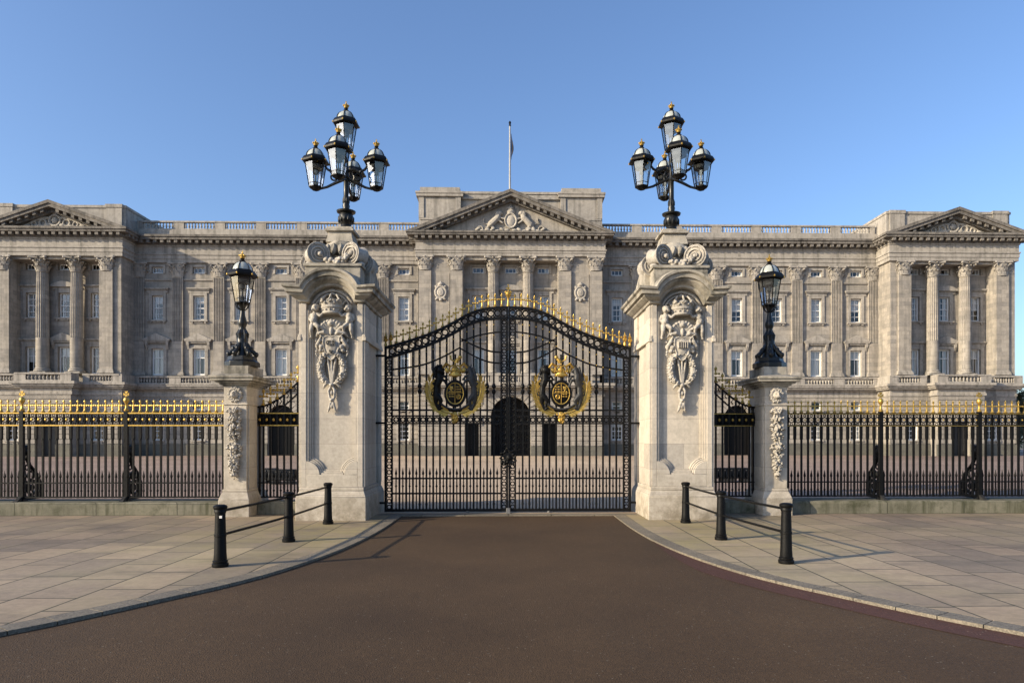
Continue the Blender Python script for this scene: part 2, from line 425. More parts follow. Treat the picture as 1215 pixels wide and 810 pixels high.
def catmull(tab, x):
    n = len(tab)
    if x <= tab[0][0]: return tab[0][1]
    if x >= tab[-1][0]: return tab[-1][1]
    for i in range(n - 1):
        if tab[i][0] <= x <= tab[i + 1][0]: break
    x0, y0 = tab[i]; x1, y1 = tab[i + 1]; h = x1 - x0
    def slope(j):
        a = max(0, j - 1); b = min(n - 1, j + 1); return (tab[b][1] - tab[a][1]) / (tab[b][0] - tab[a][0])
    m0, m1 = slope(i), slope(i + 1); t = (x - x0) / h
    return (2*t**3-3*t*t+1)*y0 + (t**3-2*t*t+t)*h*m0 + (-2*t**3+3*t*t)*y1 + (t**3-t*t)*h*m1
# ------------------------------------------------------------------ camera, sky, sun
TH = R(1.3)
cam_d = bpy.data.cameras.new('camera'); cam = bpy.data.objects.new('camera', cam_d); COL.objects.link(cam)
cam.location = (0.08, 0, 1.83); cam.rotation_euler = (R(90), 0, -TH)
cam_d.sensor_fit = 'HORIZONTAL'; cam_d.sensor_width = 36; cam_d.lens = 24.0
cam_d.shift_y = 115 / 1215; cam_d.shift_x = -(17.8) / 1215
cam_d.clip_start = 0.1; cam_d.clip_end = 6000
SC.camera = cam

SUN_EL, SUN_DIR = 21.0, Vector((-2.15, -1.0, 0)).normalized()
sd = bpy.data.lights.new('sun', 'SUN'); sd.energy = 5.0; sd.angle = R(0.5); sd.color = (1.0, 0.84, 0.60)
so = bpy.data.objects.new('sun', sd); COL.objects.link(so)
to_sun = Vector((SUN_DIR.x * math.cos(R(SUN_EL)), SUN_DIR.y * math.cos(R(SUN_EL)), math.sin(R(SUN_EL))))
so.rotation_euler = to_sun.to_track_quat('Z', 'Y').to_euler(); so.location = (-30, -20, 30)
wd = bpy.data.worlds.new('World'); SC.world = wd; wd.use_nodes = True
wt = wd.node_tree; wt.nodes.clear()
sky = wt.nodes.new('ShaderNodeTexSky'); sky.sky_type = 'NISHITA'; sky.sun_disc = False
sky.sun_elevation = R(SUN_EL); sky.sun_rotation = math.atan2(SUN_DIR.x, SUN_DIR.y)
sky.altitude = 0; sky.air_density = 1.0; sky.dust_density = 2.0; sky.ozone_density = 3.0
bg = wt.nodes.new('ShaderNodeBackground'); bg.inputs[1].default_value = 0.138
wo = wt.nodes.new('ShaderNodeOutputWorld')
tint = wt.nodes.new('ShaderNodeMix'); tint.data_type = 'RGBA'; tint.blend_type = 'MULTIPLY'; tint.inputs[0].default_value = 1.0
tint.inputs[7].default_value = (1.05, 1.13, 1.27, 1.0)
wt.links.new(sky.outputs[0], tint.inputs[6]); wt.links.new(tint.outputs[2], bg.inputs[0]); wt.links.new(bg.outputs[0], wo.inputs[0])
SC.view_settings.view_transform = 'Standard'; SC.view_settings.look = 'None'; SC.view_settings.exposure = 0.5; SC.view_settings.gamma = 1.0
SC.cycles.max_bounces = 8; SC.cycles.transparent_max_bounces = 24

# ------------------------------------------------------------------ ground
struct('ground', MB().add([(-2500, -2500, -0.16), (2500, -2500, -0.16), (2500, 2500, -0.16), (-2500, 2500, -0.16)], [(0, 1, 2, 3)]), 'earth')
# the drive, rising gently to the gate sill
rv, rf = [], []
ys = [-60, 0, 4, 8, 11, 13, 15, 16.62]; rz = [-0.045, -0.045, -0.045, -0.04, -0.036, -0.03, -0.026, -0.02]
xs_ = [-60, -20, -8, -3.2, 0, 3.2, 8, 20, 60]
for i, y in enumerate(ys):
    for x in xs_: rv.append((x, y, rz[i]))
nx = len(xs_)
for i in range(len(ys) - 1):
    for j in range(nx - 1): rf.append((i * nx + j, i * nx + j + 1, (i + 1) * nx + j + 1, (i + 1) * nx + j))
struct('road', MB().add(rv, rf), 'tarmac')
struct('forecourt', MB().add([(-90, 16.6, 0), (90, 16.6, 0), (90, 130, 0), (-90, 130, 0)], [(0, 1, 2, 3)]), 'forecourt_side')
struct('forecourt_drive', MB().add([(-4.2, 16.7, .004), (4.2, 16.7, .004), (13.5, 71, .004), (-13.5, 71, .004)], [(0, 1, 2, 3)]), 'forecourt')
sill = MB()
xx = -3.1
for k in range(6):
    w_ = 6.2 / 6; sill.box(xx + 0.008, xx + w_ - 0.008, 16.3, 16.66, -0.2, 0.006); xx += w_
struct('gate_sill_strip', sill, 'granite')

KERB = [(2.53, 16.5), (2.53, 15.3), (2.55, 13.8), (2.64, 12.3), (2.82, 10.95), (3.13, 9.65), (3.48, 8.72), (3.92, 7.92), (4.33, 7.2), (4.72, 6.62), (5.35, 5.85), (6.4, 5.0), (8.2, 4.2), (11.5, 3.7), (18, 3.5), (45, 3.4)]
def smooth_line(pts, n=5):
    out = []
    for i in range(len(pts) - 1):
        p0, p1, p2, p3 = pts[max(0, i - 1)], pts[i], pts[i + 1], pts[min(len(pts) - 1, i + 2)]
        for k in range(n):
            t = k / n
            out.append(tuple(0.5 * (2 * p1[q] + (p2[q] - p0[q]) * t + (2 * p0[q] - 5 * p1[q] + 4 * p2[q] - p3[q]) * t * t + (3 * p1[q] - p0[q] - 3 * p2[q] + p3[q]) * t**3) for q in (0, 1)))
    out.append(pts[-1]); return out
KL = smooth_line(KERB)
def offset(line, d):
    out = []
    for i, p in enumerate(line):
        a = line[max(0, i - 1)]; b = line[min(len(line) - 1, i + 1)]
        tx, ty = b[0] - a[0], b[1] - a[1]; l = math.hypot(tx, ty); out.append((p[0] - ty / l * d, p[1] + tx / l * d))
    return out
KI = offset(KL, 0.27)
for s in (1, -1):
    k = MB()
    n = len(KL)
    # kerb stones about 1.1 m long with thin joints
    acc = 0
    seg = []
    for i in range(n - 1):
        a, b = KL[i], KL[i + 1]; ai, bi = KI[i], KI[i + 1]
        g = 0.011
        f0 = g / max(0.05, math.hypot(b[0] - a[0], b[1] - a[1])) if i % 3 == 0 else 0
        q = [(a[0] + (b[0] - a[0]) * f0, a[1] + (b[1] - a[1]) * f0), b, bi, (ai[0] + (bi[0] - ai[0]) * f0, ai[1] + (bi[1] - ai[1]) * f0)]
        q = [(s * x, y) for x, y in q]
        k.prism(q, 'xy', -0.2, 0.0)
    struct('kerb_strip', k, 'granite')
    if s > 0:
        ed = MB(); ko = offset(KL, -0.42)
        m_ = [(i, p, q) for i, (p, q) in enumerate(zip(KL, ko)) if 5.2 < p[1] < 12.5]
        def rz_at(y):
            for a in range(len(ys) - 1):
                if ys[a] <= y <= ys[a + 1]: return rz[a] + (rz[a + 1] - rz[a])*(y - ys[a])/(ys[a + 1] - ys[a])
        vs = []
        for j, (i, p, q) in enumerate(m_):
            f = min(1, j/10); q2 = (p[0] + (q[0] - p[0])*f, p[1] + (q[1] - p[1])*f)
            vs += [(p[0], p[1], rz_at(p[1]) + .005), (q2[0], q2[1], rz_at(q2[1]) + .005)]
        ed.add(vs, [(2*j, 2*j + 1, 2*j + 3, 2*j + 2) for j in range(len(m_) - 1)])
        struct('road_edge_strip', ed, 'redtarmac')
    pv = MB()
    fan = [(s * x, y) for x, y in KI]
    for i in range(n - 1):
        y0, y1 = fan[i], fan[i + 1]
    # pavement as strips from the kerb out to x = 45
    poly = [(s * 45, 16.62)] + [(s * 2.8, 16.62)] + [p for p in fan if p[1] < 16.5]
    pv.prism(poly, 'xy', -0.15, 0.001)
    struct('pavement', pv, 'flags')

# ------------------------------------------------------------------ bare trees and shrubs at the edge of the palace garden
def bare_tree(name, label, base, h, seed, spread=0.5, levels=5, group=None):
    rnd = random.Random(seed)
    t = thing(name, label, 'tree', base, group)
    trunk, twig = MB(), MB()
    def grow(p, d, l, r, lev):
        pts = [p]; q = Vector(p); dd = Vector(d)
        for _ in range(3):
            dd = (dd + Vector((rnd.uniform(-1, 1), rnd.uniform(-1, 1), rnd.uniform(-.3, .8))) * 0.16).normalized(); q = q + dd * l / 3; pts.append(q.copy())
        (trunk if lev < 2 else twig).tube(pts, [r, r * .9, r * .78, r * .62], 6 if lev < 2 else 3)
        if lev >= levels: return
        for _ in range(3 if lev < 3 else 4):
            ax = Vector((rnd.uniform(-1, 1), rnd.uniform(-1, 1), rnd.uniform(-.2, .6))).normalized()
            nd = (dd * (1 - spread) + ax * spread * 1.25).normalized()
            grow(pts[rnd.choice((2, 3, 3))], nd, l * rnd.uniform(.58, .8), r * .58, lev + 1)
    grow(Vector(base), Vector((0, 0, 1)), h * .3, h * .018, 0)
    trunk.build('trunk', 'bark', t); twig.build('crown', 'bark', t)
def shrub(name, label, base, rx, ry, h, seed, n=2600):
    rnd = random.Random(seed)
    t = thing(name, label, 'shrub', base)
    lf, st = MB(), MB()
    clumps = [(rnd.uniform(-.7, .7), rnd.uniform(-.7, .7), rnd.uniform(.35, .85), rnd.uniform(.22, .4)) for _ in range(16)]
    for _ in range(n):
        c = rnd.choice(clumps); d = Vector((rnd.gauss(0, 1), rnd.gauss(0, 1), rnd.gauss(0, 1))).normalized() * c[3] * rnd.uniform(.5, 1.05)
        p = Vector((base[0] + (c[0] + d.x) * rx, base[1] + (c[1] + d.y) * ry, base[2] + max(.03, c[2] + d.z) * h))
        u = Vector((rnd.uniform(-1, 1), rnd.uniform(-1, 1), rnd.uniform(-1, 1))).normalized() * .22; w = Vector((rnd.uniform(-1, 1), rnd.uniform(-1, 1), rnd.uniform(-1, 1))).normalized() * .14
        lf.add([p - u, p + w, p + u, p - w], [(0, 1, 2, 3)])
    for c in clumps:
        st.tube([base, (base[0] + c[0] * rx * .5, base[1] + c[1] * ry * .5, base[2] + h * .3), (base[0] + c[0] * rx, base[1] + c[1] * ry, base[2] + c[2] * h)], [.09, .06, .03], 4)
    lf.build('foliage', 'leaf', t); st.build('stem', 'bark', t)
for i, (x, y, h) in enumerate([(62.5, 86, 8.6), (69, 96, 11), (77, 104, 13.5)]):
    bare_tree('bare_tree', ['small bare winter tree just past the palace corner', 'bare winter tree standing behind the small one by the palace corner',
              'tallest bare winter tree furthest beyond the palace corner'][i], (x, y, 0), h, 11 + i, levels=5, group='bare trees beyond the palace')
shrub('evergreen_shrub', 'dark evergreen shrub below the bare trees at the palace corner', (61.5, 84, 0), 3.4, 2.6, 7.6, 5)
shrub('evergreen_shrub', 'dark broad evergreen shrub behind the other shrub at the palace corner', (69, 92, 0), 5, 3.2, 7.8, 6)
# ------------------------------------------------------------------ the palace
YW, YC, YP = 74.0, 72.0, 71.4
pal = thing('palace', 'wide pale stone palace with three pediments behind the railings', 'palace', (0, 74, 0))

# ---- windows: one of each kind, then copies
def window_kind(w, h, bars_x, bars_z, thick=0.05, curtain=True, meeting=0.09):
    f = MB(); t = thick*1.35
    f.box(-w/2, -w/2 + t*1.6, -.05, .06, 0, h); f.box(w/2 - t*1.6, w/2, -.05, .06, 0, h)
    f.box(-w/2 + t*1.6, w/2 - t*1.6, -.05, .06, 0, t*2); f.box(-w/2 + t*1.6, w/2 - t*1.6, -.05, .06, h - t*1.6, h)
    for q in bars_x: f.box(q*w - t*.35, q*w + t*.35, -.03, .03, t*2, h - t*1.6)
    for k, q in enumerate(bars_z):
        tt = meeting if k == 0 else t*.7
        f.box(-w/2 + t*1.6, w/2 - t*1.6, -.036, .036, q*h - tt/2, q*h + tt/2)
    p = MB().add([(-w/2 + t, .012, t), (w/2 - t, .012, t), (w/2 - t, .012, h - t), (-w/2 + t, .012, h - t)], [(0, 1, 2, 3)])
    c = MB()
    if curtain:
        n = 26
        for (a, b, top) in ((-.48, -.09, 1.0), (.06, .48, 1.0)):
            vs = []; m = 14
            for i in range(m + 1):
                x = (a + (b - a) * i / m) * w; y = .16 + .035 * math.sin(i * 2.4)
                vs += [(x, y, .02 * h), (x, y, .98 * h)]
            c.add(vs, [(2*i, 2*i+2, 2*i+3, 2*i+1) for i in range(m)])
    else:
        vs = []; m = 10
        for i in range(m + 1):
            x = (-.48 + .96 * i / m) * w; vs += [(x, .16 + .03 * math.sin(i * 2), .5 * h), (x, .16 + .03 * math.sin(i * 2), .99 * h)]
        c.add(vs, [(2*i, 2*i+2, 2*i+3, 2*i+1) for i in range(m)])
    def drape(spans):
        q = MB()
        for a, b, z0 in spans:
            m = max(3, int(16*(b - a))); vs = []
            for i in range(m + 1):
                x = (a + (b - a)*i/m)*w; vs += [(x, .16 + .035*math.sin(i*2.4), z0*h), (x, .16 + .035*math.sin(i*2.4), .98*h)]
            q.add(vs, [(2*i, 2*i + 2, 2*i + 3, 2*i + 1) for i in range(m)])
        return q.mesh('curtain', 'curtain', fix=False)
    alts = [c.mesh('curtain', 'curtain', fix=False)]
    if curtain: alts += [drape([(-.48, .48, .02)]), drape([(-.48, -.2, .02), (.22, .48, .02)]), drape([(-.48, .48, .45)]), drape([(-.48, -.28, .02), (.26, .48, .02), (-.47, .47, .68)])]
    else: alts = [drape([(-.48, -.38, .02)]), drape([(-.48, .48, .75)]), drape([(-.48, -.3, .02), (.3, .48, .02)]), drape([(.1, .48, .1)])]
    return dict(frame=f.mesh('window', 'sash'), pane=p.mesh('pane', 'pane', fix=False), curtain=alts, w=w, h=h)
WK = dict(
    attic=window_kind(1.25, 0.68, (-.17, .17), (), .05, False),
    second=window_kind(1.18, 2.62, (0,), (.5, .25, .75), .055),
    first=window_kind(1.28, 2.86, (0,), (.66,), .065),
    mezz=window_kind(1.15, 0.95, (0,), (.5,), .05, False),
    ground=window_kind(1.2, 1.95, (-.17, .17), (.5, .25, .75), .05, False),
)
def ring_frame(w, h, t, y0, y1, z0=0, sill=False):
    m = MB(); m.box(-w/2 - t, -w/2, y0, y1, z0, h); m.box(w/2, w/2 + t, y0, y1, z0, h); m.box(-w/2 - t, w/2 + t, y0, y1, h, h + t); return m
def hood_tri(w):
    m = MB(); hw = w/2
    m.box(-hw, hw, -.38, .02, 0, .12)
    m.prism([(-hw - .08, .122), (hw + .08, .122), (hw + .08, .2), (0, .86), (-hw - .08, .2)], 'xz', -.40, -.02)
    m.box(-hw + .1, hw - .1, -.25, .02, -.18, 0)
    for s in (-1, 1):
        m.frustum(s*(hw - .28) - .13, s*(hw - .28) + .13, -.30, .02, -.42, s*(hw - .28) - .13, s*(hw - .28) + .13, -.36, .02, -.001)
        m.frustum(s*(hw - .28) - .11, s*(hw - .28) + .11, -.08, .02, -.85, s*(hw - .28) - .11, s*(hw - .28) + .11, -.28, .02, -.422)
    return m
def hood_flat(w):
    m = MB(); hw = w/2
    m.box(-hw, hw, -.34, .02, .1, .24); m.box(-hw + .06, hw - .06, -.26, .02, 0, .098); m.box(-hw + .14, hw - .14, -.12, .02, -.3, 0); return m
def hood_seg(w):
    m = MB(); hw = w/2; n = 12
    arc = [(-hw + 2*hw*i/n, .16 + .42 * (1 - (2*i/n - 1)**2)) for i in range(n + 1)]
    m.prism([(-hw, .0)] + [(x, z) for x, z in arc] + [(hw, 0)], 'xz', -.36, .02)
    m.box(-hw + .14, hw - .14, -.12, .02, -.3, 0); return m
def sill_mesh(w):
    m = MB(); m.box(-w/2, w/2, -.22, .02, -.16, 0)
    for s in (-1, 1): m.box(s*(w/2 - .28) - .1, s*(w/2 - .28) + .1, -.16, .02, -.34, -.162)
    m.box(-w/2 + .5, w/2 - .5, -.09, .02, -.32, -.162); return m
SUR = {k: ring_frame(v['w'], v['h'], {'attic': .22, 'second': .30, 'first': .34, 'mezz': .12, 'ground': .16}[k], -.10, .02).mesh('surround', 'palace_trim') for k, v in WK.items()}
SUR2 = ring_frame(1.18, 2.62, .30, -.10, .02)
HOOD = dict(tri=hood_tri(2.75).mesh('hood', 'palace_trim'), flat=hood_flat(2.5).mesh('hood', 'palace_trim'), seg=hood_seg(2.6).mesh('hood', 'palace_trim'))
SILL = sill_mesh(1.95).mesh('sill', 'palace_trim')
SILLS = sill_mesh(1.5).mesh('sill', 'palace_trim')
def window(kind, x, y, z, hood=None, hood_z=0, sill=False, surround=True, reveal=.33):
    k = WK[kind]
    o = put('window', k['frame'], pal, (x, y + reveal - .06, z))
    put('pane', k['pane'], o, (x, y + reveal - .06, z)); 
    put('curtain', random.choice(k['curtain']), o, (x, y + reveal - .06, z))
    if surround: put('surround', SUR[kind], o, (x, y, z))
    if hood: put('hood', HOOD[hood], o, (x, y, z + k['h'] + hood_z))
    if sill: put('sill', SILLS if kind in ('attic', 'mezz', 'ground') else SILL, o, (x, y, z))

# ---- the classical order
def capital(r, h, leaves=8):
    m = MB()
    m.lathe([(r*.86, 0), (r*.88, .06*h), (r*.86, .1*h), (r*.84, .12*h), (r*.86, .5*h), (r*1.02, .82*h), (r*1.1, .86*h)], 16)
    for tier, (z0, z1, out, nn, off) in enumerate(((.08, .42, .34, leaves, 0), (.34, .70, .48, leaves, .5))):
        for k in range(nn):
            a = 2*PI*(k + off)/nn; ca, sa = math.cos(a), math.sin(a); w = 2*PI*r/nn*.42
            prof = [(r*.88, z0*h), (r*.98, (z0*.5 + z1*.5)*h), (r*(1.0 + out*.55), (z1 - .03)*h), (r*(1.0 + out), (z1 - .01)*h), (r*(1 + out), (z1 - .09)*h)]
            ww = [w, w*1.05, w*.95, w*.7, w*.35]
            vs = []
            for (rr, z), q in zip(prof, ww):
                for sg in (-1, 0, 1):
                    rr2 = rr + (.05*r if sg == 0 else 0)
                    vs.append((rr2*ca - sg*q*sa, rr2*sa + sg*q*ca, z))
            fs = []
            for i in range(4):
                for j in range(2): fs.append((i*3 + j, i*3 + j + 1, i*3 + j + 4, i*3 + j + 3))
            m.add(vs, fs)
    for k in range(4):
        a = PI/4 + k*PI/2; ca, sa = math.cos(a), math.sin(a)
        m.tube([(r*.95*ca, r*.95*sa, .58*h), (r*1.2*ca, r*1.2*sa, .74*h), (r*1.5*ca, r*1.5*sa, .85*h)], [.06*r, .1*r, .14*r], 5)
        m.ell((r*1.52*ca, r*1.52*sa, .79*h), (.2*r, .2*r, .17*r), sub=1)
        b = k*PI/2
        m.ell((r*1.22*math.cos(b), r*1.22*math.sin(b), .92*h), (.17*r, .17*r, .11*r), sub=1)
        for q in (-.3, .3): m.ell((r*1.12*math.cos(b + q), r*1.12*math.sin(b + q), .74*h), .13*r, sub=1)
    q = 1.28*r; m.prism([(-q*1.13, -q), (-q*.98, -q*1.13), (0, -q*.86), (q*.98, -q*1.13), (q*1.13, -q), (q*.86, 0), (q*1.13, q), (q*.98, q*1.13), (0, q*.86), (-q*.98, q*1.13), (-q*1.13, q), (-q*.86, 0)], 'xy', .87*h, h)
    return m
CAP = {r: capital(r, h).mesh('capital', 'palace_trim', sharp=50) for r, h in ((.66, 1.5), (.58, 1.35))}
def fluted_column(r0, r1, h, zf):
    """plain drum below zf, fluted above, with base"""
    m = MB()
    nf, seg = 20, 4
    def ring(rr, depth):
        out = []
        for k in range(nf*seg):
            a = 2*PI*k/(nf*seg); d = (0, .75, 1, .75)[k % seg] if seg == 4 else 0
            out.append((rr*(1 - depth*d)*math.cos(a), rr*(1 - depth*d)*math.sin(a)))
        return out
    levels = [(r0, 0, 0), (r0, zf, 0), (r0*.995, zf + .02, .10), (r0*.95 + r1*.05, h*.6, .10), (r1, h - .12, .10), (r1, h - .1, 0), (r1*1.06, h - .05, 0), (r1, h, 0)]
    rings = [[(x, y, z) for x, y in ring(rr, d)] for rr, z, d in levels]
    n = nf*seg; vs = [p for q in rings for p in q]; fs = []
    for i in range(len(rings) - 1):
        for k in range(n): fs.append((i*n + k, i*n + (k + 1) % n, (i + 1)*n + (k + 1) % n, (i + 1)*n + k))
    m.add(vs, fs); return m
def base_mesh(r, sq):
    m = MB(); m.box(-sq, sq, -sq, sq, 0, .18)
    m.lathe([(r*1.02, .18), (r*1.28, .22), (r*1.32, .29), (r*1.26, .36), (r*1.1, .40), (r*1.1, .44), (r*1.18, .48), (r*1.14, .54), (r*1.02, .58)], 24); return m
def pilaster_shaft(w, d, h, zf, flutes=6, fluted=True):
    m = MB()
    m.box(-w/2, w/2, -d, .02, 0, zf if fluted else h)
    if fluted:
        pts = [(-w/2, .02), (-w/2, -d)]; fw = w*.9/flutes
        for k in range(flutes):
            x0 = -w*.45 + k*fw; pts += [(x0 + fw*.16, -d), (x0 + fw*.26, -d + .07), (x0 + fw*.5, -d + .1), (x0 + fw*.74, -d + .07), (x0 + fw*.84, -d)]
        pts += [(w/2, -d), (w/2, .02)]
        m.prism(pts, 'xy', zf + .002, h - .12); m.box(-w/2, w/2, -d, .02, h - .118, h)
    return m
def pil_base(w, d):
    m = MB(); m.box(-w/2 - .16, w/2 + .16, -d - .16, .02, 0, .2); m.box(-w/2 - .11, w/2 + .11, -d - .11, .02, .202, .36); m.box(-w/2 - .05, w/2 + .05, -d - .05, .02, .362, .46); return m
ORD_Z0, ORD_Z1 = 8.55, 20.6           # base of the order, underside of architrave
PW = dict(shaft=pilaster_shaft(1.15, .26, 19.1 - ORD_Z0, 12.2 - ORD_Z0).mesh('pilaster', 'palace'), base=pil_base(1.15, .26).mesh('base', 'palace_trim'))
PP = dict(shaft=pilaster_shaft(1.35, .2, 19.2 - ORD_Z0, 1, fluted=False).mesh('pilaster', 'palace'), base=pil_base(1.35, .2).mesh('base', 'palace_trim'))
PC = dict(shaft=pilaster_shaft(1.30, .22, 19.45 - ORD_Z0, 1, fluted=False).mesh('pilaster', 'palace'), base=pil_base(1.30, .22).mesh('base', 'palace_trim'))
def pilaster(kind, x, y, top, capr):
    o = put('pilaster', kind['shaft'], pal, (x, y, ORD_Z0))
    put('base', kind['base'], o, (x, y, ORD_Z0))
    z = {.58: top - 1.35, .66: top - 1.5}[capr]
    put('capital', CAP[capr], o, (x, y - .1, z), scale=(1.05, .42, 1))
CS = fluted_column(.60, .52, 19.15 - ORD_Z0 - .58, 3.1).mesh('column', 'palace', sharp=25)
CS2 = fluted_column(.62, .54, 19.45 - ORD_Z0 - .58, 3.1).mesh('column', 'palace', sharp=25)
CB = base_mesh(.60, .8).mesh('base', 'palace_trim')
def column(me, x, y, top, capr):
    o = put('column', me, pal, (x, y, ORD_Z0 + .58)); put('base', CB, o, (x, y, ORD_Z0))
    put('capital', CAP[capr], o, (x, y, top - (1.5 if capr == .66 else 1.35)))

# ---- balustrade runs
def balustrade(w, n, h, y0=0, t=.3, solid=.55):
    m = MB()
    m.box(-w/2, w/2, -t/2, t/2, 0, .12); m.box(-w/2, w/2, -t/2 - .05, t/2 + .05, h - .17, h)
    m.box(-w/2, -w/2 + solid, -t/2 + .003, t/2 - .003, .121, h - .171); m.box(w/2 - solid, w/2, -t/2 + .003, t/2 - .003, .121, h - .171)
    hh = h - .29
    for k in range(n):
        x = -w/2 + solid + (w - 2*solid)*(k + .5)/n
        m.lathe([(.085, .12), (.085, .12 + .08*hh), (.055, .12 + .14*hh), (.115, .12 + .38*hh), (.10, .12 + .5*hh), (.05, .12 + .82*hh), (.085, .12 + .9*hh), (.085, .12 + hh)], 8, (x, 0, 0))
    return m
BAL_ROOF = balustrade(4.38, 10, .95).mesh('roof_balustrade', 'palace_trim')
BAL_FRONT = balustrade(4.38, 10, .85, solid=.62).mesh('balcony_balustrade', 'palace_trim')

# ---- the two wings
BAY = [11.55 + 4.375*k for k in range(7)]
HWIN = dict(ground=(1.65, 3.6), mezz=(4.9, 5.85), first=(8.6, 11.46), second=(14.5, 17.12), attic=(19.5, 20.18))
def openings(cx, kinds):
    return [(cx - WK[k]['w']/2, cx + WK[k]['w']/2, HWIN[k][0], HWIN[k][0] + WK[k]['h']) for k in kinds]
def arch_fill(m, xc, hw, zs, ztop, y0, y1, n=16):
    for i in range(n):
        a0, a1 = PI - PI*i/n, PI - PI*(i + 1)/n
        p0 = (xc + hw*math.cos(a0), zs + hw*math.sin(a0)); p1 = (xc + hw*math.cos(a1), zs + hw*math.sin(a1))
        m.prism([p0, p1, (p1[0], ztop), (p0[0], ztop)], 'xz', y0, y1)
def voussoirs(m, xc, hw, zs, y, r1, n=13):
    for i in range(n):
        a0, a1 = PI*i/n + .02, PI*(i + 1)/n - .02
        m.prism([(xc + r*math.cos(a), zs + r*math.sin(a)) for r, a in ((hw, a0), (r1, a0), (r1, a1), (hw, a1))], 'xz', y - .11, y + .01)
for s in (-1, 1):
    xa, xb = sorted((s*9.6, s*40.2))
    ops = []
    for i, b in enumerate(BAY):
        ops += openings(s*b, ('first', 'second', 'attic'))
        ops += openings(s*b, ('ground', 'mezz')) if i != 3 else [(s*b - 1.45, s*b + 1.45, 0, 5.45)]
    m = MB(); m.wall(xa, xb, 0, 24.2, YW, ops, .38)
    m.courses(xa, xb, 1.25, 6.3, YW, ops, pitch=.505)
    arch_fill(m, s*BAY[3], 1.45, 4.0, 5.47, YW - .01, YW + .9)
    m.box(xa, xb, YW - .14, YW + .02, 18.72, 18.92); m.box(xa, xb, YW - .12, YW + .02, 12.1, 12.28) if False else None
    m.build('wing_wall', 'palace', pal)
    MB().box(xa, xb, YW - .16, YW + .02, 0, 1.22).build('plinth', 'palace_plinth', pal) if False else None
    pl = MB(); c0, c1 = sorted((s*(BAY[3] - 1.45), s*(BAY[3] + 1.45)))
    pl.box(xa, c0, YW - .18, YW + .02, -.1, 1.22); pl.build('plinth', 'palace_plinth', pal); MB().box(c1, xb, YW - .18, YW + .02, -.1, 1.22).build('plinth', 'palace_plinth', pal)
    # ledge and first-floor cornice
    lg = MB().steps(xa, xb, YW, YW + .05, [(.16, 6.3, 6.55), (.10, 6.55, 7.0), (.5, 7.0, 7.16), (.72, 7.16, 7.34), (.85, 7.34, 7.52)])
    lg.box(xa, xb, YW - .9, YW + .05, 7.52, 7.6)
    lg.build('balcony_ledge', 'palace_trim', pal)
    # entablature with modillions
    en = MB().steps(xa, xb, YW, YW + .05, [(.22, 20.6, 20.98), (.28, 20.98, 21.4), (.36, 21.4, 21.55), (.24, 21.55, 22.3), (.32, 22.3, 22.46)])
    en.build('entablature', 'palace_trim', pal)
    co = MB(); co.steps(xa, xb, YW, YW + .05, [(.42, 22.46, 22.52), (1.0, 22.88, 23.16), (1.12, 23.16, 23.38)]); co.box(xa, xb, YW - .44, YW + .02, 22.52, 22.88)
    k = xa + .35
    while k < xb - .2: co.box(k - .17, k + .17, YW - .92, YW - .4, 22.56, 22.88); k += .73
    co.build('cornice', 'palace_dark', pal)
    MB().box(xa, xb, YW - .12, YW + .6, 23.38, 24.2).build('parapet', 'palace_trim', pal)
    for b in BAY:
        put('roof_balustrade', BAL_ROOF, pal, (s*b, YW + .2, 24.2)); put('balcony_balustrade', BAL_FRONT, pal, (s*b, YW - .62, 7.6))
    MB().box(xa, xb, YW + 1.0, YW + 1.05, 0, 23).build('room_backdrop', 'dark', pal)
    for i, b in enumerate(BAY):
        window('first', s*b, YW, HWIN['first'][0], 'tri', .75); window('second', s*b, YW, HWIN['second'][0], 'flat', .58, True); window('attic', s*b, YW, HWIN['attic'][0])
        if i != 3:
            window('mezz', s*b, YW, HWIN['mezz'][0], sill=True); window('ground', s*b, YW, HWIN['ground'][0], sill=True)
    for k in range(7):
        if k < 6: pilaster(PW, s*(BAY[k] + 2.19), YW, 20.6, .66)
    pilaster(PW, s*39.7, YW, 20.6, .66)
    ar = MB(); voussoirs(ar, s*BAY[3], 1.45, 4.0, YW, 2.2); ar.build('arch_surround', 'palace_trim', pal)
    g = MB().box(s*BAY[3] - 1.45, s*BAY[3] + 1.45, YW + .6, YW + .7, 0, 5.45)
    for q in range(-3, 4): g.box(s*BAY[3] + q*.4 - .03, s*BAY[3] + q*.4 + .03, YW + .55, YW + .6, 0, 5.4)
    g.build('archway_gate', 'iron', pal)
# ---- roof slab behind the parapets (leads)
MB().box(-53, 53, YW + .7, YW + 14, 23.2, 23.6).build('roof', 'palace_dark', pal)

# ---- centre block
HX = 9.72
CR = 5.0                                   # half width of the recess behind the two columns
cops = [(-2.1, 2.1, 0, 6.25)] + [(s*4.1 - .75, s*4.1 + .75, 0, 3.5) for s in (-1, 1)]
m = MB(); m.wall(-HX, HX, 0, 7.4, YC, cops, 1.4); m.courses(-HX, HX, 1.0, 6.3, YC, cops + [(-3.0, 3.0, 3.2, 6.4)], pitch=.505)
m.courses(-HX, HX, 1.0, 4.1, YC, cops + [(-HX, -3.0, 0, 9), (3.0, HX, 0, 9)], pitch=.505) if False else None
arch_fill(m, 0, 2.1, 4.15, 6.27, YC - .01, YC + 1.4)
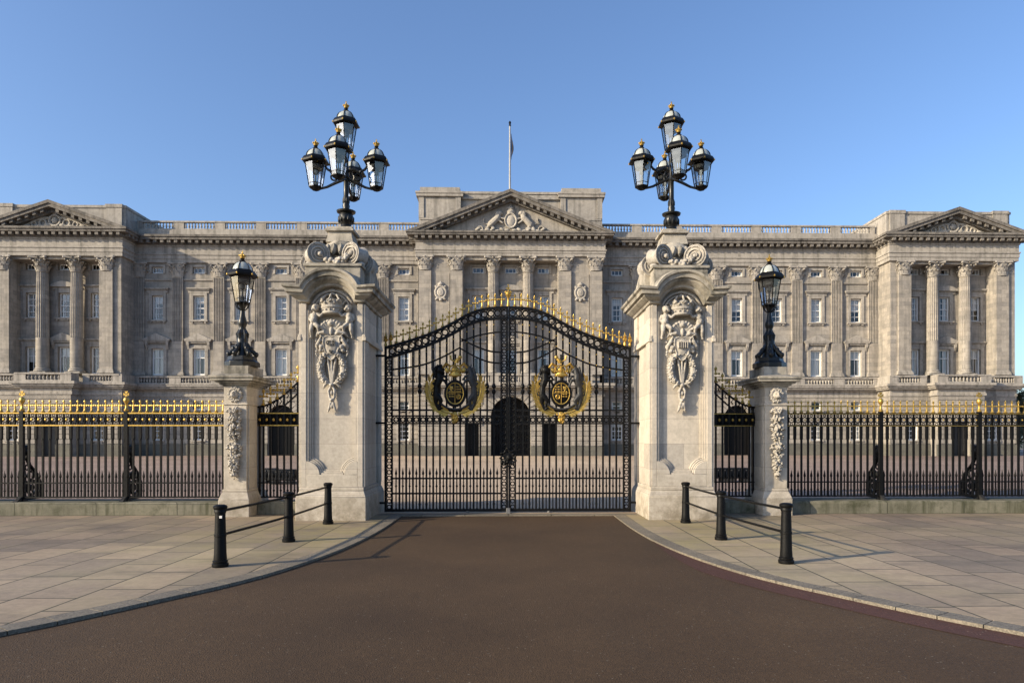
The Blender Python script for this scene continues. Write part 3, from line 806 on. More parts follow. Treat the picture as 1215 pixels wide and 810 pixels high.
# upper side bays
for s in (-1, 1):
    a, b = sorted((s*CR, s*HX)); m.box(a, b, YC, YC + 1.5, 7.4, 21.0)
    m.box(*sorted((s*HX, s*(HX - .3))), YC, YW + 1, 0, 24.0)
wops = []
for cx in (-3.5, 0, 3.5): wops += openings(cx, ('first', 'second', 'attic'))
m.wall(-CR, CR, 7.4, 21.0, YC + 1.2, wops, .35)
m.box(-CR - .1, CR + .1, YC, YC + 1.5, 20.6, 21.0)
m.build('centre_wall', 'palace', pal)
pl = MB()
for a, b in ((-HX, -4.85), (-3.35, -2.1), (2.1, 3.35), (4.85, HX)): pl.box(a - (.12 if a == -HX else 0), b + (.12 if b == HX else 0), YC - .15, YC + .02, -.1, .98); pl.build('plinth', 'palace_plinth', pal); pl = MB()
v = MB(); voussoirs(v, 0, 2.1, 4.15, YC, 3.15, 15); v.build('arch_surround', 'palace_trim', pal)
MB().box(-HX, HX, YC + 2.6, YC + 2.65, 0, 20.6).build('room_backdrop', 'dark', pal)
g = MB()
for q in range(-10, 11):
    g.box(q*.2 - .02, q*.2 + .02, YC + 1.0, YC + 1.06, 0, 4.1 + math.sqrt(max(0, 2.1**2 - (q*.2)**2)))
for z in (.1, 1.3, 2.6, 4.1): g.box(-2.1, 2.1, YC + .99, YC + 1.07, z, z + .1)
for q in range(-5, 6):
    for z in (.7, 1.95, 3.3): g.torus((q*.38, YC + 1.03, z), .15, .025, 'y', 10, 4)
g.build('archway_gate', 'iron', pal)
for s in (-1, 1):
    d = MB().box(s*4.1 - .75, s*4.1 + .75, YC + 1.0, YC + 1.1, 0, 3.5)
    for q in (-.37, .37):
        for z0, z1 in ((.2, 1.1), (1.3, 2.4), (2.6, 3.3)): d.box(s*4.1 + q - .28, s*4.1 + q + .28, YC + .96, YC + 1.0, z0, z1)
    d.build('side_door', 'iron', pal)
lg = MB().steps(-HX, HX, YC, YC + 1.0, [(.16, 6.3, 6.55), (.10, 6.55, 7.0), (.5, 7.0, 7.16), (1.0, 7.16, 7.34), (1.15, 7.34, 7.6)])
for q in (-6.8, -5.0, -2.5, 2.5, 5.0, 6.8): lg.frustum(q - .25, q + .25, YC - .35, YC, 6.2, q - .25, q + .25, YC - .95, YC, 7.0)
lg.build('balcony_ledge', 'palace_trim', pal)
BAL_C = balustrade(3.4, 9, .95, solid=.45).mesh('balcony_balustrade', 'palace_trim')
for q in (-6.8, -3.4, 0, 3.4, 6.8): put('balcony_balustrade', BAL_C, pal, (q, YC - .85, 7.6))
for cx in (-3.5, 0, 3.5):
    window('first', cx, YC + 1.2, HWIN['first'][0], 'tri' if cx == 0 else 'flat', .5); window('second', cx, YC + 1.2, HWIN['second'][0], 'seg' if cx == 0 else 'flat', .55, True); window('attic', cx, YC + 1.2, HWIN['attic'][0])
for s in (-1, 1):
    for x in (9.0, 5.72): pilaster(PC, s*x, YC, 21.0, .66)
    column(CS2, s*1.85, YC + .65, 21.0, .66)
en = MB().steps(-HX, HX, YC, YC + 1.0, [(.24, 21.0, 21.3), (.3, 21.3, 21.55), (.38, 21.55, 21.68), (.26, 21.68, 22.42), (.34, 22.42, 22.55)]); en.build('entablature', 'palace_trim', pal)
co = MB().steps(-HX, HX, YC, YC + 1.0, [(.42, 22.55, 22.64), (1.05, 22.98, 23.2), (1.15, 23.2, 23.38)]); co.box(-HX - .42, HX + .42, YC - .42, YC + 1, 22.64, 22.98)
k = -HX - .1
while k < HX + .3: co.box(k - .17, k + .17, YC - .95, YC - .4, 22.66, 22.98); k += .72
for s in (-1, 1):
    for q in range(3): co.box(*sorted((s*(HX + .4), s*(HX + .95))), YC - .3 + q*.7, YC + .04 + q*.7, 22.66, 22.98)
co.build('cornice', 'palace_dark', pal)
def pediment(xc, hw, yf, z0, apex, depth, over=1.15):
    """raking cornices round a set-back tympanum"""
    r = MB(); L_ = math.hypot(hw, apex - z0); nx, nz = -(apex - z0)/L_, hw/L_
    for s in (-1, 1):
        for (o, t0, t1) in ((over, -.30, 0), (over - .12, -.62, -.3), (over - .7, -1.0, -.62)):
            pts = []
            for (x, z) in ((-hw, z0), (0, apex)):
                for t in (t0, t1): pts.append((x, z + t/nz))
            a0, a1, b0, b1 = pts   # lower/upper at the foot, lower/upper at the apex
            foot = [(a1[0], a1[1]), (b1[0], b1[1]), (b0[0], b0[1])]
            # clip the lower edge at z0
            tt = (z0 - a0[1])/(b0[1] - a0[1]); cx_ = a0[0] + (b0[0] - a0[0])*tt
            t2 = (z0 - a1[1])/(b1[1] - a1[1]) if b1[1] != a1[1] else 0
            ax = a1[0] + (b1[0] - a1[0])*max(0, t2)
            poly = [(ax, max(z0, a1[1])), (b1[0], b1[1]), (b0[0], b0[1]), (cx_, z0)]
            r.prism([(xc + s*x, z) for x, z in poly], 'xz', yf - o, yf + .2)
        nmod = int(L_/.75)
        for k in range(2, nmod):
            f = k/nmod; x = -hw + hw*f; z = z0 + (apex - z0)*f - .62/nz
            r.prism([(xc + s*(x - .16), z - .16*(apex - z0)/hw - .3), (xc + s*(x + .16), z + .16*(apex - z0)/hw - .3), (xc + s*(x + .16), z + .16*(apex - z0)/hw), (xc + s*(x - .16), z - .16*(apex - z0)/hw)], 'xz', yf - over + .25, yf - .4)
    b = MB().prism([(xc - hw + .5, z0 - .02), (xc + hw - .5, z0 - .02), (xc, apex - .45)], 'xz', yf + .02, yf + depth)
    ro = MB()
    for s in (-1, 1): ro.prism([(xc + s*(-hw), z0 + .02), (xc + s*0, apex + .02), (xc, apex - .15), (xc + s*(-hw + .4), z0 + .02)], 'xz', yf + .2, yf + depth)
    return r, b
def tympanum_arms(m, c, k):
    """carved arms: crowned shield, two beasts, scrolled ground"""
    x, y, z = c
    E = lambda dx, dz, a, b, rot=0, d=.25, dy=0: m.ell((x + dx*k, y + dy*k, z + dz*k), (a*k, d*k, b*k), (0, rot, 0), 2)
    E(0, 1.15, .62, .82, d=.35); E(0, 2.15, .5, .3, d=.4); E(0, 2.5, .38, .2, d=.35); m.ell((x, y, z + 2.78*k), .13*k)
    m.torus((x, y - .25*k, z + 1.15*k), .62*k, .09*k, 'y', 18, 5, sz=1.25)
    for s in (-1, 1):
        m.limb((x + s*2.2*k, y, z + .75*k), (x + s*1.35*k, y - .1*k, z + 1.55*k), .36*k, .33*k)      # body rearing
        E(s*1.12, 2.02, .27, .25, d=.26); E(s*.95, 1.95, .16, .12, d=.16); E(s*1.35, 1.9, .36, .38, d=.24)
        m.limb((x + s*1.3*k, y - .1*k, z + 1.5*k), (x + s*.72*k, y - .2*k, z + 1.35*k), .13*k, .09*k); m.limb((x + s*1.4*k, y - .1*k, z + 1.3*k), (x + s*.85*k, y - .2*k, z + .9*k), .13*k, .09*k)
        m.limb((x + s*2.2*k, y, z + .7*k), (x + s*1.75*k, y - .1*k, z + .35*k), .22*k, .11*k); m.limb((x + s*2.3*k, y, z + .7*k), (x + s*2.55*k, y - .1*k, z + .25*k), .2*k, .11*k)
        m.tube([(x + s*2.45*k, y, z + .8*k), (x + s*2.95*k, y, z + 1.0*k), (x + s*2.85*k, y, z + 1.5*k)], [.07*k, .06*k, .1*k], 6)
        for i in range(7):
            t = i/6; m.ell((x + s*(.4 + 3.1*t)*k, y - .08*k, z + (.16 + .1*math.sin(i*2.3))*k), (.34*k, .2*k, .17*k), (0, .5*math.sin(i*1.7), 0), 2)
        m.torus((x + s*3.3*k, y, z + .3*k), .3*k, .1*k, 'y', 12, 5)
    return m
ra, ty = pediment(0, HX + 1.05, YC, 23.38, 27.75, 3)
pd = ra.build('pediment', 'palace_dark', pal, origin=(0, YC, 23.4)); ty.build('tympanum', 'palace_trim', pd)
tympanum_arms(MB(), (0, YC - .1, 23.55), .98).build('carved_arms', 'carved', pd, remesh=.045)
# attic behind the pediment
at = MB()
for s in (-1, 1):
    a, b = sorted((s*5.3, s*9.75)); at.box(a, b, YC + .6, YC + 5, 23.0, 28.1); at.box(a - .25, b + .25, YC + .35, YC + 5.2, 27.45, 27.75); at.box(a - .32, b + .32, YC + .28, YC + 5.3, 27.75, 27.95)
    at.box(a + .12, b - .12, YC + .7, YC + 4.9, 28.1, 28.5)
    at.box(a + .1, b - .1, YC + .53, YC + .6, 25.0, 25.2)
    at.box(a + .0, a + .55, YC + .5, YC + .6, 25.2, 27.45); at.box(b - .55, b, YC + .5, YC + .6, 25.2, 27.45)
at.box(-5.3, 5.3, YC + 1.0, YC + 5, 23.0, 27.9); at.box(-5.25, 5.25, YC + .75, YC + 5.1, 27.3, 27.5); at.box(-5.2, 5.2, YC + .9, YC + 5.05, 27.9, 28.15)
at.build('attic', 'palace_trim', pal)
for s in (-1, 1):
    x = s*7.36; md = MB(); y = YC - .1
    for i in range(22):
        a = 2*PI*i/22; md.ell((x + .68*math.cos(a), y, 17.15 + .8*math.sin(a)), (.2, .16, .2), sub=1)
    md.ell((x, y - .02, 17.15), (.5, .2, .62)); md.torus((x, y - .14, 17.15), .34, .06, 'y', 14, 5, sz=1.25)
    md.ell((x, y, 18.2), (.4, .25, .25)); md.ell((x, y, 18.45), .14); md.ell((x - .3, y, 18.25), .13, sub=1); md.ell((x + .3, y, 18.25), .13, sub=1)
    for q in (-.5, .5): md.ell((x + q, y, 16.3), (.28, .14, .16), (0, q, 0)); md.ell((x + q*1.2, y, 17.9), (.2, .13, .18))
    md.ell((x, y, 16.15), (.24, .16, .2))
    md.xform(lambda p, x=x: Vector((x + (p.x - x)*.8, p.y, 17.3 + (p.z - 17.3)*.8)))
    md.build('medallion', 'carved', pal, remesh=.035)
    fr = MB(); a, b = sorted((s*6.5, s*8.2)); 
    for q in (a, b): fr.box(q - .05, q + .05, YC - .05, YC + .02, 8.8, 19.2)
    fr.build('sunk_panel_moulding', 'palace_trim', pal)

# ---- the two end pavilions
for s in (-1, 1):
    XC = s*46.9; HW = 6.7
    x0, x1 = XC - HW, XC + HW
    gop = [(XC - .95, XC + .95, 0, 3.6)]
    m = MB()
    m.wall(x0, XC - 2.45, 0, 7.2, YP, openings(XC - 4.3, ('ground',)), .35); m.wall(XC + 2.45, x1, 0, 7.2, YP, openings(XC + 4.3, ('ground',)), .35)
    m.courses(x0, XC - 2.45, 1.25, 6.3, YP, openings(XC - 4.3, ('ground',)), pitch=.505); m.courses(XC + 2.45, x1, 1.25, 6.3, YP, openings(XC + 4.3, ('ground',)), pitch=.505)
    # porch block
    m.wall(XC - 2.45, XC + 2.45, 0, 7.2, YP - 1.3, gop, .9); m.courses(XC - 2.45, XC + 2.45, 1.25, 6.3, YP - 1.3, gop, pitch=.505)
    for q in (-1, 1): m.box(*sorted((XC + q*2.45, XC + q*2.15)), YP - 1.295, YP + .1, 0, 7.2)
    # returns, with courses on the low storey
    for q in (-1, 1):
        m.box(*sorted((XC + q*HW, XC + q*(HW - .3))), YP + .005, YW + 13, 0, 20.6)
        for k in range(10):
            z = 1.25 + k*.505; m.box(*sorted((XC + q*(HW + .09), XC + q*(HW - .02))), YP - .09, YW + 8, z + .055, z + .505)
    # solid corner piers, recess behind the columns
    for q in (-1, 1): m.box(*sorted((XC + q*HW - q*.302, XC + q*4.55)), YP, YP + 1.75, 7.2, 20.6)
    pops = []
    for cx in (-3.35, 0, 3.35): pops += openings(XC + cx, ('first', 'second', 'attic'))
    m.wall(XC - 4.6, XC + 4.6, 7.2, 20.6, YP + 1.45, pops, .35)
    m.box(XC - 4.6, XC + 4.6, YP + .05, YP + 1.5, 20.3, 20.58)
    m.build('pavilion_wall', 'palace', pal)
    for bx in ((x0 - .16, XC - 2.45, YP - .17, YP + .02), (XC + 2.45, x1 + .16, YP - .17, YP + .02), (XC - 2.6, XC - .95, YP - 1.47, YP - 1.28), (XC + .95, XC + 2.6, YP - 1.47, YP - 1.28),
               tuple(sorted((XC - HW - .16, XC - HW + .02))) + (YP + .02, YW + 8), tuple(sorted((XC + HW + .16, XC + HW - .02))) + (YP + .02, YW + 8)):
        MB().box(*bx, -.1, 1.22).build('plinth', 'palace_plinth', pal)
    d = MB().box(XC - .95, XC + .95, YP - .6, YP - .5, 0, 3.6)
    for q in (-.47, .47):
        for z0, z1 in ((.2, 1.2), (1.4, 2.5), (2.7, 3.4)): d.box(XC + q - .36, XC + q + .36, YP - .65, YP - .6, z0, z1)
    d.build('pavilion_door', 'iron_dull', pal)
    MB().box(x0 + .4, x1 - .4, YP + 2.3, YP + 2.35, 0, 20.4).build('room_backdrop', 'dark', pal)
    lg = MB().steps(x0, x1, YP, YW + 6, [(.16, 6.3, 6.55), (.10, 6.55, 7.0), (.45, 7.0, 7.16), (.6, 7.16, 7.34), (.75, 7.34, 7.6)])
    lg.steps(XC - 2.45, XC + 2.45, YP - 1.3, YP, [(.17, 6.302, 6.552), (.11, 6.552, 7.002), (.46, 7.002, 7.162), (.62, 7.162, 7.342), (.78, 7.342, 7.605)])
    lg.build('balcony_ledge', 'palace_trim', pal)
    bb = MB()
    for q in (-1, 1): bb.merge(balustrade(3.7, 8, .85, solid=.7), lambda p, q=q: p + Vector((XC + q*5.0, YP - .45, 7.6)))
    bb.merge(balustrade(5.6, 9, .85, solid=1.1), lambda p: p + Vector((XC, YP - 1.75, 7.6)))
    for q in (-1, 1): bb.box(XC + q*2.65 - .14, XC + q*2.65 + .14, YP - 1.6, YP - .62, 7.6, 8.44); bb.box(*sorted((XC + q*6.85 , XC + q*7.1)), YP - .6, YW - .7, 7.6, 8.44)
    bb.build('balcony_balustrade', 'palace_trim', pal)
    for cx in (-3.35, 0, 3.35):
        window('first', XC + cx, YP + 1.45, HWIN['first'][0], 'tri' if cx == 0 else 'flat', .6); window('second', XC + cx, YP + 1.45, HWIN['second'][0], 'seg' if cx == 0 else 'flat', .6, True); window('attic', XC + cx, YP + 1.45, HWIN['attic'][0])
    for cx in (-4.3, 4.3): window('ground', XC + cx, YP, HWIN['ground'][0], sill=True)
    for q in (-1, 1):
        pilaster(PP, XC + q*5.25, YP, 20.6, .66); column(CS, XC + q*1.75, YP + .68, 20.6, .66)
    en = MB().steps(x0, x1, YP, YW + 10, [(.24, 20.6, 20.98), (.3, 20.98, 21.4), (.38, 21.4, 21.55), (.26, 21.55, 22.3), (.34, 22.3, 22.46)]); en.build('entablature', 'palace_trim', pal)
    co = MB().steps(x0, x1, YP, YW + 10, [(.43, 22.46, 22.54), (1.02, 22.9, 23.14), (1.14, 23.14, 23.36)]); co.box(x0 - .44, x1 + .44, YP - .44, YW + 9, 22.54, 22.9)
    k = x0 - .1
    while k < x1 + .3: co.box(k - .17, k + .17, YP - .94, YP - .42, 22.58, 22.9); k += .72
    for q in (-1, 1):
        for j in range(8): co.box(*sorted((XC + q*(HW + .42), XC + q*(HW + .93))), YP - .3 + j*.72, YP + .04 + j*.72, 22.58, 22.9)
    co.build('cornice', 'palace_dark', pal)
    ra, ty = pediment(XC, HW + 1.0, YP, 23.36, 26.05, 2.5)
    pd = ra.build('pediment', 'palace_dark', pal, origin=(XC, YP, 23.4)); ty.build('tympanum', 'palace_trim', pd)
    rl = MB(); y = YP - .05
    rl.torus((XC, y, 24.25), .55, .14, 'y', 18, 6); rl.ell((XC, y, 24.25), (.36, .2, .36))
    for q in (-1, 1):
        rl.torus((XC + q*1.2, y, 24.0), .34, .12, 'y', 14, 5); rl.torus((XC + q*2.1, y, 23.85), .24, .1, 'y', 12, 5)
        rl.tube([(XC + q*.6, y, 24.5), (XC + q*1.3, y, 24.5), (XC + q*2.2, y, 24.15), (XC + q*3.0, y, 23.7)], [.13, .14, .11, .06], 6); rl.ell((XC + q*2.8, y, 23.7), (.35, .15, .15))
        rl.ell((XC + q*.75, y, 23.75), (.3, .16, .2)); rl.ell((XC + q*1.65, y, 23.65), (.3, .14, .14))
    rl.ell((XC, y, 24.95), (.24, .16, .22)); rl.ell((XC, y, 23.62), (.4, .16, .14))
    rl.build('carved_relief', 'carved', pd, remesh=.04)
    at = MB().box(x0, x1, YP + .8, YW + 10, 23.0, 25.85); at.box(x0 - .08, x1 + .08, YP + .7, YW + 10.1, 25.85, 26.12)
    for q in (-1, 1): at.box(XC + q*5.6 - .8, XC + q*5.6 + .8, YP + .62, YP + 2.3, 23.0, 25.86); at.box(XC + q*5.6 - .88, XC + q*5.6 + .88, YP + .55, YP + 2.4, 25.862, 26.2)
    at.build('attic', 'palace_trim', pal)

# ---- flagpole on the roof
fp = thing('flagpole', 'white flagpole with a limp dark flag on the palace roof', 'flagpole', (-.1, 77, 28.0))
fp['group'] = 'roof flag'
MB().lathe([(.12, 28.0), (.11, 30), (.085, 37.0)], 12, (-.1, 77, 0)).build('pole', 'polegrey', fp)
MB().lathe([(.04, 37.0), (.13, 37.05), (.14, 37.12), (.07, 37.2), (.15, 37.36), (.11, 37.5), (.02, 37.6)], 12, (-.1, 77, 0)).build('truck_finial', 'iron', fp)
fl = MB(); rows = []
for i in range(13):
    t = i/12; z = 36.2 - 2.9*t; w = .05 + .24*math.sin(PI*min(1, t*1.15)**1.6)
    rows.append([(-.1 + .13, 77, z), (-.1 + .13 + w*.4, 77 - .1*math.sin(t*9), z - .02), (-.1 + .13 + w*.75, 77 + .1*math.sin(t*7 + 1), z - .06), (-.1 + .13 + w, 77 - .04, z - .1)])
fl.add([p for r_ in rows for p in r_], [(i*4 + j, i*4 + j + 1, i*4 + j + 5, i*4 + j + 4) for i in range(12) for j in range(3)])
fl.build('flag', 'flag', fp)
del fp['group']
# ------------------------------------------------------------------ gate piers
PX, PY0, PY1 = 3.94, 15.37, 17.35          # pier axis, shaft front, shaft back
HWP = .69
def cornice_profile():   # (out, up) going from the wall up to the top edge
    return [(-.15, 0), (0, 0), (.05, .02), (.07, .07), (.12, .09), (.20, .15), (.22, .2), (.27, .2), (.28, .28), (.33, .31), (.34, .36), (0, .42)]
def main_pier(label, s):
    base = (s*PX, 16.36, 0)
    t = thing('gate_pier', label, 'gate pier', base, 'carved piers either side of the gates')
    X = s*PX
    p = MB()
    p.box(X - HWP - .09, X + HWP + .09, PY0 - .1, PY1 + .1, -.15, .52)
    p.frustum(X - HWP - .09, X + HWP + .09, PY0 - .1, PY1 + .1, .521, X - HWP - .03, X + HWP + .03, PY0 - .035, PY1 + .035, .66)
    p.box(X - HWP - .03, X + HWP + .03, PY0 - .035, PY1 + .035, .661, .74)
    p.build('plinth', 'pier', t, bevel=.012)
    sh = MB().box(X - HWP, X + HWP, PY0 + .12, PY1 - .12, .74, 4.85)
    # front and back faces: raised frame round a sunk panel with hollowed lower corners
    for y0, y1 in ((PY0, PY0 + .12), (PY1 - .12, PY1)):
        sh.box(X - HWP, X - HWP + .12, y0, y1, .741, 4.85); sh.box(X + HWP - .12, X + HWP, y0, y1, .741, 4.85)
        sh.box(X - HWP + .12, X + HWP - .12, y0, y1, .741, 1.02)
        for q in (-1, 1):
            n = 8; cx, cz, r = X + q*(HWP - .12), 1.02, .30
            sh.prism([(cx, cz)] + [(cx - q*r*math.sin(a), cz + r*math.cos(a)) for a in [PI/2*i/n for i in range(n + 1)]], 'xz', y0, y1)
    # side faces: flat pilaster strips with an impost band
    for q in (-1, 1):
        xa = X + q*HWP
        for ya, yb in ((PY0 + .02, PY0 + .42), (PY1 - .42, PY1 - .02)): sh.box(*sorted((xa, xa + q*.05)), ya, yb, .742, 4.84)
        sh.box(*sorted((xa - q*.01, xa + q*.075)), PY0 - .02, PY1 + .02, 4.02, 4.1); sh.box(*sorted((xa - q*.01, xa + q*.06)), PY0 - .01, PY1 + .01, 4.10, 4.16)
    sh.build('shaft', 'pier', t, bevel=.008)
    # thin stepped mouldings inside the panel edge
    mo = MB()
    for k, (o, d) in enumerate(((.12, .10), (.165, .07), (.21, .035))):
        for q in (-1, 1):
            mo.box(*sorted((X + q*(HWP - o), X + q*(HWP - o - .044))), PY0 + .12 - d, PY0 + .125, 1.32 + .036*k, 4.7)
            r = .315 + k*.038; n = 10; cx, cz = X + q*(HWP - .12), 1.02
            mo.tube([(cx - q*r*math.sin(a), PY0 + .125 - d*.7, cz + r*math.cos(a)) for a in [PI/2*(.02 + .94*i/n) for i in range(n + 1)]], .022, 6)
        mo.box(X - .25 + k*.035, X + .25 - k*.035, PY0 + .12 - d, PY0 + .125, 1.021 + k*.042, 1.06 + k*.042)
    mo.build('panel_moulding', 'pier', t)
    # cornice: straight ends, a segmental arch in the middle of the front, straight sides
    co = MB(); prof = cornice_profile()
    ZC = 4.86; ah, rise = .50, .36
    def path():
        pts = []
        pts.append((-HWP, 0, 0))
        n = 18; Rr = (ah*ah + rise*rise)/(2*rise); a1 = math.asin(ah/Rr)
        for i in range(n + 1):
            a = -a1 + 2*a1*i/n; pts.append((Rr*math.sin(a), Rr*math.cos(a) - Rr + rise, a))
        pts.append((HWP, 0, 0)); return pts
    for yf, sg in ((PY0, -1), (PY1, 1)):
        vs = []; P_ = path(); m = len(prof)
        for i, (x, z, a) in enumerate(P_):
            for o, u in prof:
                xx, zz = x + math.sin(a)*u*.42, z + u*(.88 + .12*math.cos(a))
                if i in (0, len(P_) - 1): xx = x + (-o if i == 0 else o); zz = z + u
                vs.append((X + xx, yf + sg*o, ZC + zz))
        fs = [(i*m + j, i*m + j + 1, (i + 1)*m + j + 1, (i + 1)*m + j) for i in range(len(P_) - 1) for j in range(m - 1)]
        co.add(vs, fs)
    for q in (-1, 1):
        vs = []; m = len(prof)
        for y, e in ((PY0, -1), (PY1, 1)):
            for o, u in prof: vs.append((X + q*(HWP + o), y + e*o, ZC + u))
        co.add(vs, [(j, j + 1, m + j + 1, m + j) for j in range(m - 1)])
    co.build('cornice', 'pier_weathered', t, sharp=30)
    # core that fills the head behind the arch, set in so a shallow niche is left
    hd = MB()
    n = 18; Rr = (ah*ah + rise*rise)/(2*rise); a1 = math.asin(ah/Rr)
    poly = [(X - HWP + .002, 4.85), (X + HWP - .002, 4.85), (X + HWP - .002, 5.19), (X + .56, 5.19)] + [(X + xx, ZC + math.sqrt(Rr**2 - xx*xx) - Rr + rise + .33) for xx in [ah*.999 - 2*ah*.999*i/n for i in range(n + 1)]] + [(X - .56, 5.19), (X - HWP + .002, 5.19)]
    hd.prism(poly, 'xz', PY0 + .13, PY1 - .13)
    hd.build('arched_head', 'pier', t)
    nr = MB()
    for k, dr in enumerate((.06, .13)):
        nr.tube([(X + (Rr - dr)*math.sin(a), PY0 + .06, ZC - .02 + (Rr - dr)*math.cos(a) - Rr + rise) for a in [-a1*.93 + 2*a1*.93*i/n for i in range(n + 1)]], .022, 5)
    nr.build('niche_moulding', 'pier', t)
    # blocking course, scroll block
    tb = MB().box(X - .62, X + .62, PY0 + .1, PY1 - .1, 5.24, 5.70); tb.box(X - .66, X + .66, PY0 + .06, PY1 - .06, 5.70, 5.77)
    tb.frustum(X - .5, X + .5, PY0 + .42, PY1 - .42, 5.77, X - .36, X + .36, 15.98, 16.74, 6.14)
    tb.build('blocking_course', 'pier_weathered', t, bevel=.012)
    pe = MB().lathe([(.30, 6.04), (.40, 6.08), (.50, 6.18), (.50, 6.29), (.38, 6.39), (.33, 6.46)], 24, (X, 16.36, 0))
    for k in range(18):
        a = 2*PI*k/18; pe.ell((X + .46*math.cos(a), 16.36 + .50*math.sin(a), 6.20), (.085, .085, .15), sub=1)
    pe.frustum(X - .32, X + .32, 16.04, 16.68, 6.42, X - .26, X + .26, 16.10, 16.62, 6.68); pe.box(X - .33, X + .33, 16.03, 16.69, 6.68, 6.74); pe.box(X - .29, X + .29, 16.07, 16.65, 6.74, 6.79)
    pe.build('lamp_pedestal', 'pier_weathered', t, bevel=.008)
    # four great volutes, faces splayed towards the middle, and a console scroll on each side
    def volute(c, ax, r, half):
        ax = Vector(ax).normalized(); up = Vector((0, 0, 1)); u = ax.cross(up).normalized(); w = u.cross(ax).normalized()
        m = MB(); c = Vector(c)
        def loc(x, y, z): return c + u*x + w*y + ax*z
        n = 28
        for sgn in (1,):
            vs = []; fs = []
            for zz, rr in ((-half, r*.86), (-half*.6, r*.72), (0, r*.64), (half*.6, r*.78), (half, r*.96), (half*1.04, r*.9), (half*.9, r*.86)):
                for k in range(n):
                    a = 2*PI*k/n; vs.append(loc(rr*math.cos(a), rr*math.sin(a), zz))
            for i in range(6):
                for k in range(n): fs.append((i*n + k, i*n + (k + 1) % n, (i + 1)*n + (k + 1) % n, (i + 1)*n + k))
            fs.append(tuple(range(n - 1, -1, -1))); fs.append(tuple(6*n + k for k in range(n)))
            m.add(vs, fs)
        sp = [loc(r*.86*(1 - .78*k/44)*math.cos(k*.34 + 1.2), r*.86*(1 - .78*k/44)*math.sin(k*.34 + 1.2), half*.95 + .03*k/44) for k in range(45)]
        m.tube(sp, [r*.075*(1 - .35*k/44) for k in range(45)], 5)
        m.tube([loc(r*.97*math.cos(2*PI*k/24), r*.97*math.sin(2*PI*k/24), half*.97) for k in range(25)], r*.05, 5)
        m.ell(loc(0, 0, half*.95), (.055, .055, .055)); return m
    for sx in (-1, 1):
        for sy in (-1, 1):
            v = volute((X + sx*.45, 16.36 + sy*.60, 6.03), (-sx*.62, sy*1.0, 0), .262, .18)
            v.build('volute', 'carved', t, sharp=50)
        v = volute((X + sx*.62, PY0 + .62, 5.86), (-sx*.15, -1, 0), .24, .13); v.build('side_scroll', 'carved', t, sharp=50)
        cs = MB().prism([(PY0 + .55, 5.35), (PY1 - .2, 5.35), (PY1 - .25, 5.6), (PY0 + .9, 6.0), (PY0 + .6, 5.95)], 'yz', *sorted((X + sx*.55, X + sx*.74))); cs.build('side_console', 'pier_weathered', t, bevel=.02)
    # garland between the volutes
    rnd = random.Random(3); g = MB()
    for i in range(46):
        q = rnd.uniform(-1, 1); x = X + .34*q; z = 6.0 - .15*(1 - q*q) + rnd.uniform(-.05, .05)
        g.ell((x, PY0 + .22 + rnd.uniform(-.05, .05), z), rnd.uniform(.035, .062), sub=1)
    for q in (-1, 1):
        g.ell((X + q*.36, PY0 + .42, 5.84), (.07, .06, .08)); g.ell((X + q*.58, PY0 + .3, 5.8), (.1, .1, .06))
    g.build('fruit_garland', 'carved', t, remesh=.012)
    return t
pierL = main_pier('tall cream stone gate pier whose carved shield reads GR, west of no other, left of the gates', -1)
pierR = main_pier('tall cream stone gate pier on the right of the gates, its shield without letters', 1)
pierL['label'] = 'tall cream stone gate pier with the letters GR on its carved shield'
pierR['label'] = 'tall cream stone gate pier right of the gates, no letters on its shield'

